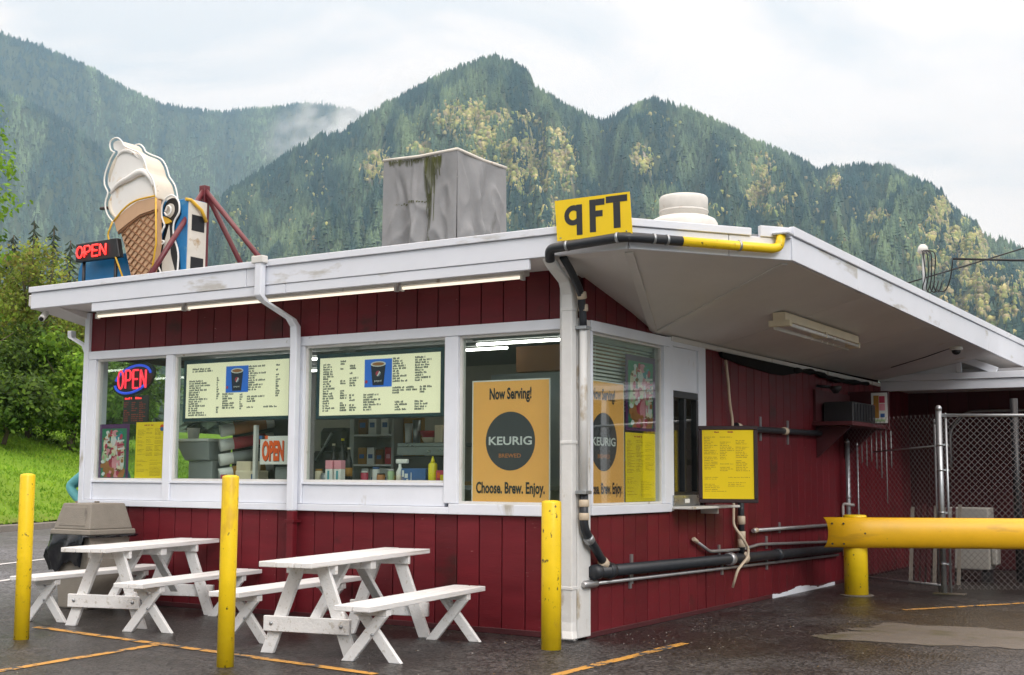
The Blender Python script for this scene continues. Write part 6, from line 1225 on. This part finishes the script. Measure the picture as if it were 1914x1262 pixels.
t = thing('steel_shelf', 'stainless shelf holding containers in the third window', 'shelf', (-2.05, .75, 1.55)); MB().box(-2.36, -1.60, .60, .95, 1.63, 1.67).build('board', 'steel', t, .004); MB().box(-2.36, -1.60, .595, .605, 1.55, 1.628).build('apron', 'steel', t); MB().box(-2.34, -2.31, .88, .93, 1.265, 1.628).build('bracket', 'steel', t); MB().box(-1.64, -1.61, .88, .93, 1.265, 1.628).build('bracket', 'steel', t)
item(MB().lathe([(.03, 0), (.040, .19), (.0, .19)], (-2.27, .66, 1.671), 12), 'paper_cup', 'card_white', 'narrow white cup stack on the stainless shelf', 'cup', 'containers on the stainless shelf')
item(MB().lathe([(.035, 0), (.042, .22), (.0, .22)], (-2.17, .66, 1.671), 12), 'metal_canister', 'steel', 'tall metal canister on the stainless shelf', 'canister', 'containers on the stainless shelf')
t = thing('bowl', 'red bowl stacked on a cream one on the stainless shelf', 'bowl', (-2.04, .68, 1.671)); MB().lathe([(.045, 0), (.07, .045), (.072, .05)], (-2.04, .68, 1.671), 18).build('lower_bowl', 'cream', t); MB().lathe([(.06, .051), (.088, .11), (.091, .115), (.07, .10)], (-2.04, .68, 1.671), 18).build('upper_bowl', 'bowl_red', t)
item(MB().box(-1.95, -1.86, .65, .75, 1.671, 1.84), 'carton', 'cream', 'cream carton right of the red bowl on the stainless shelf', 'carton', bev=.004)
item(MB().box(-1.84, -1.70, .65, .78, 1.671, 1.83), 'carton', 'shelf_white', 'grey carton at the right end of the stainless shelf', 'carton', bev=.004)
item(MB().box(-2.30, -1.55, .46, .56, 1.263, 1.54), 'low_cabinet', 'dark_equip', 'black low cabinet under the stainless shelf', 'cabinet', bev=.01)
t = thing('spray_bottle', 'white spray bottle left of the blue box on the sill', 'bottle', (-2.02, .20, 1.263)); MB().lathe([(.035, 0), (.037, .12), (.014, .17), (.014, .20), (0, .20)], (-2.02, .20, 1.263), 12).build('bottle', 'card_white', t); MB().box(-2.06, -1.93, .18, .22, 1.464, 1.505).build('nozzle', 'card_white', t, .006)
t = thing('blue_box', 'blue box with white print on the sill of the third window', 'box', (-1.83, .20, 1.263)); MB().box(-1.97, -1.69, .15, .28, 1.263, 1.418).build('box', 'blue_box', t, .004)
for k, (a, b, c0, d0) in enumerate(((-1.955, -1.935, 1.34, 1.40), (-1.925, -1.89, 1.33, 1.37), (-1.905, -1.885, 1.28, 1.32), (-1.855, -1.848, 1.28, 1.38), (-1.78, -1.71, 1.30, 1.31))): MB().box(a, b, .147, .1495, c0, d0).build('print_mark', 'card_white', t)
t = thing('mustard_bottle', 'yellow mustard squeeze bottle on the sill of the third window', 'bottle', (-1.592, .13, 1.263)); MB().lathe([(.040, 0), (.042, .01), (.042, .19), (.030, .205), (.02, .21)], (-1.592, .13, 1.263), 18).build('bottle', 'bottle_yellow', t); MB().lathe([(.022, .21), (.018, .225), (.006, .265), (0, .268)], (-1.592, .13, 1.263), 12).build('nozzle', 'bottle_yellow', t)
t = thing('snack_carton', 'small red and yellow carton right of the mustard bottle', 'carton', (-1.48, .13, 1.263)); MB().box(-1.535, -1.435, .10, .16, 1.263, 1.40).build('box', 'rasp', t, .003)
for (a, b, c0, d0, m) in ((-1.52, -1.49, 1.33, 1.38, 'open_orange'), (-1.485, -1.45, 1.30, 1.36, 'bottle_yellow'), (-1.53, -1.48, 1.275, 1.31, 'purple')): MB().box(a, b, .097, .0995, c0, d0).build('print_mark', m, t)
item(MB().box(-1.86, -1.72, .58, .60, 1.93, 1.955), 'amber_lamp', 'lamp_amber', 'small glowing amber strip below the right menu board', 'light')
# corner window
t = thing('tall_fridge', 'grey steel cooler behind the coffee poster in the corner window', 'cooler', (-.95, 1.2, .06)); MB().box(-1.27, -.35, .60, 1.2, .06, 2.30).build('cabinet', 'grey_equip', t, .01); MB().box(-.92, -.90, .585, .599, .3, 2.1).build('handle', 'steel', t)
item(MB().box(-1.55, -.2, 1.5, 1.6, 2.40, 2.66), 'wall_panel', 'brown_box', 'brownish wall panel above the steel cooler', 'panel')
t = thing('window_blind', 'grey venetian blind half lowered behind the side window', 'blind', (-.10, .91, 2.0)); MB().box(-.125, -.075, .21, 1.61, 2.545, 2.585).build('head_rail', 'shelf_white', t)
sl = MB().add([(-.115, -.695, .011), (-.085, -.695, -.011), (-.085, .695, -.011), (-.115, .695, .011), (-.115, -.695, .0125), (-.085, -.695, -.0095), (-.085, .695, -.0095), (-.115, .695, .0125)], [(0, 1, 2, 3), (7, 6, 5, 4), (0, 4, 5, 1), (1, 5, 6, 2), (2, 6, 7, 3), (3, 7, 4, 0)]).mesh('slat', 'card_white')
for k in range(18):
    o = bpy.data.objects.new('slat', sl); COL.objects.link(o); o.parent = t; o.location = Vector((0, .91, 2.525-k*.0335))-Vector(ORG[t.name])
for y in (.5, 1.3): MB().tube([(-.10, y, 2.54), (-.10, y, 1.96)], .0025, 5).build('cord', 'card_white', t)
# service hatch
t = thing('hatch_shelf', 'dark shelf with cartons seen through the black service window', 'shelf', (-.45, 2.1, .06)); MB().box(-.6, -.3, 1.9, 2.4, .06, 1.2).build('cabinet', 'dark_equip', t)
item(MB().box(-.40, -.33, 2.24, 2.33, 1.21, 1.36), 'carton', 'cream', 'pale carton inside the black service window', 'carton'); item(MB().box(-.42, -.40, 1.90, 2.05, 1.5, 1.66), 'notice', 'rasp', 'red and white notice inside the black service window', 'notice')
item(MB().box(-.45, -.42, 2.18, 2.32, 1.21, 1.85), 'upright_panel', 'ochre', 'brown upright panel inside the black service window', 'panel')
t = thing('back_counter', 'long dark back counter with equipment across the room', 'counter', (-3, 3.2, .06)); MB().box(-5.6, -.5, 2.9, 3.5, .06, 1.0).build('base', 'dark_equip', t); MB().box(-5.6, -.5, 2.88, 3.52, 1.002, 1.05).build('top', 'steel', t)
rr = random.Random(77)
for k in range(12):
    x = -5.3+k*.40; h = rr.uniform(.18, .5); item(MB().box(x, x+rr.uniform(.15, .3), 3.0, 3.3, 1.052, 1.052+h), 'kitchen_box', rr.choice(['grey_equip', 'brown_box', 'shelf_white', 'dark_equip', 'ochre']), 'boxy kitchen container on the back counter', 'container', 'containers on the back counter', bev=.01)
# small jars and tubs crowding the counter between the windows' larger items
for k, (x, y, h, r_, m, cap, lab) in enumerate(((-2.62, .42, .13, .040, 'rasp', 'card_white', 'red jar with a white lid near the amber syrup bottle'), (-2.50, .45, .17, .038, 'card_white', 'blue_box', 'white tub with a blue lid in front of the pale shelf unit'), (-2.40, .40, .11, .042, 'caramel', 'dark_equip', 'brown jar with a black lid in front of the pale shelf unit'), (-2.31, .44, .15, .034, 'lime_print', 'card_white', 'green jar with a white lid left of the black low cabinet'), (-3.15, .36, .15, .04, 'cream', 'ochre', 'cream tub with an ochre lid at the left of the third window'), (-3.06, .34, .11, .04, 'steel', 'steel', 'steel cup at the left of the third window'), (-4.33, .24, .10, .036, 'rasp', 'card_white', 'small red jar below the cup rack'), (-5.25, .40, .20, .05, 'grey_equip', 'card_white', 'grey canister behind the yellow price list'))):
    t = thing('jar', lab, 'jar', (x, y, 1.263), 0, 'jars on the window counter'); MB().lathe([(r_*.95, 0), (r_, .01), (r_, h*.82), (r_*.85, h*.88)], (x, y, 1.263), 14).build('body', m, t); MB().lathe([(r_*.9, h*.88), (r_*.9, h), (0, h)], (x, y, 1.263), 14).build('lid', cap, t)
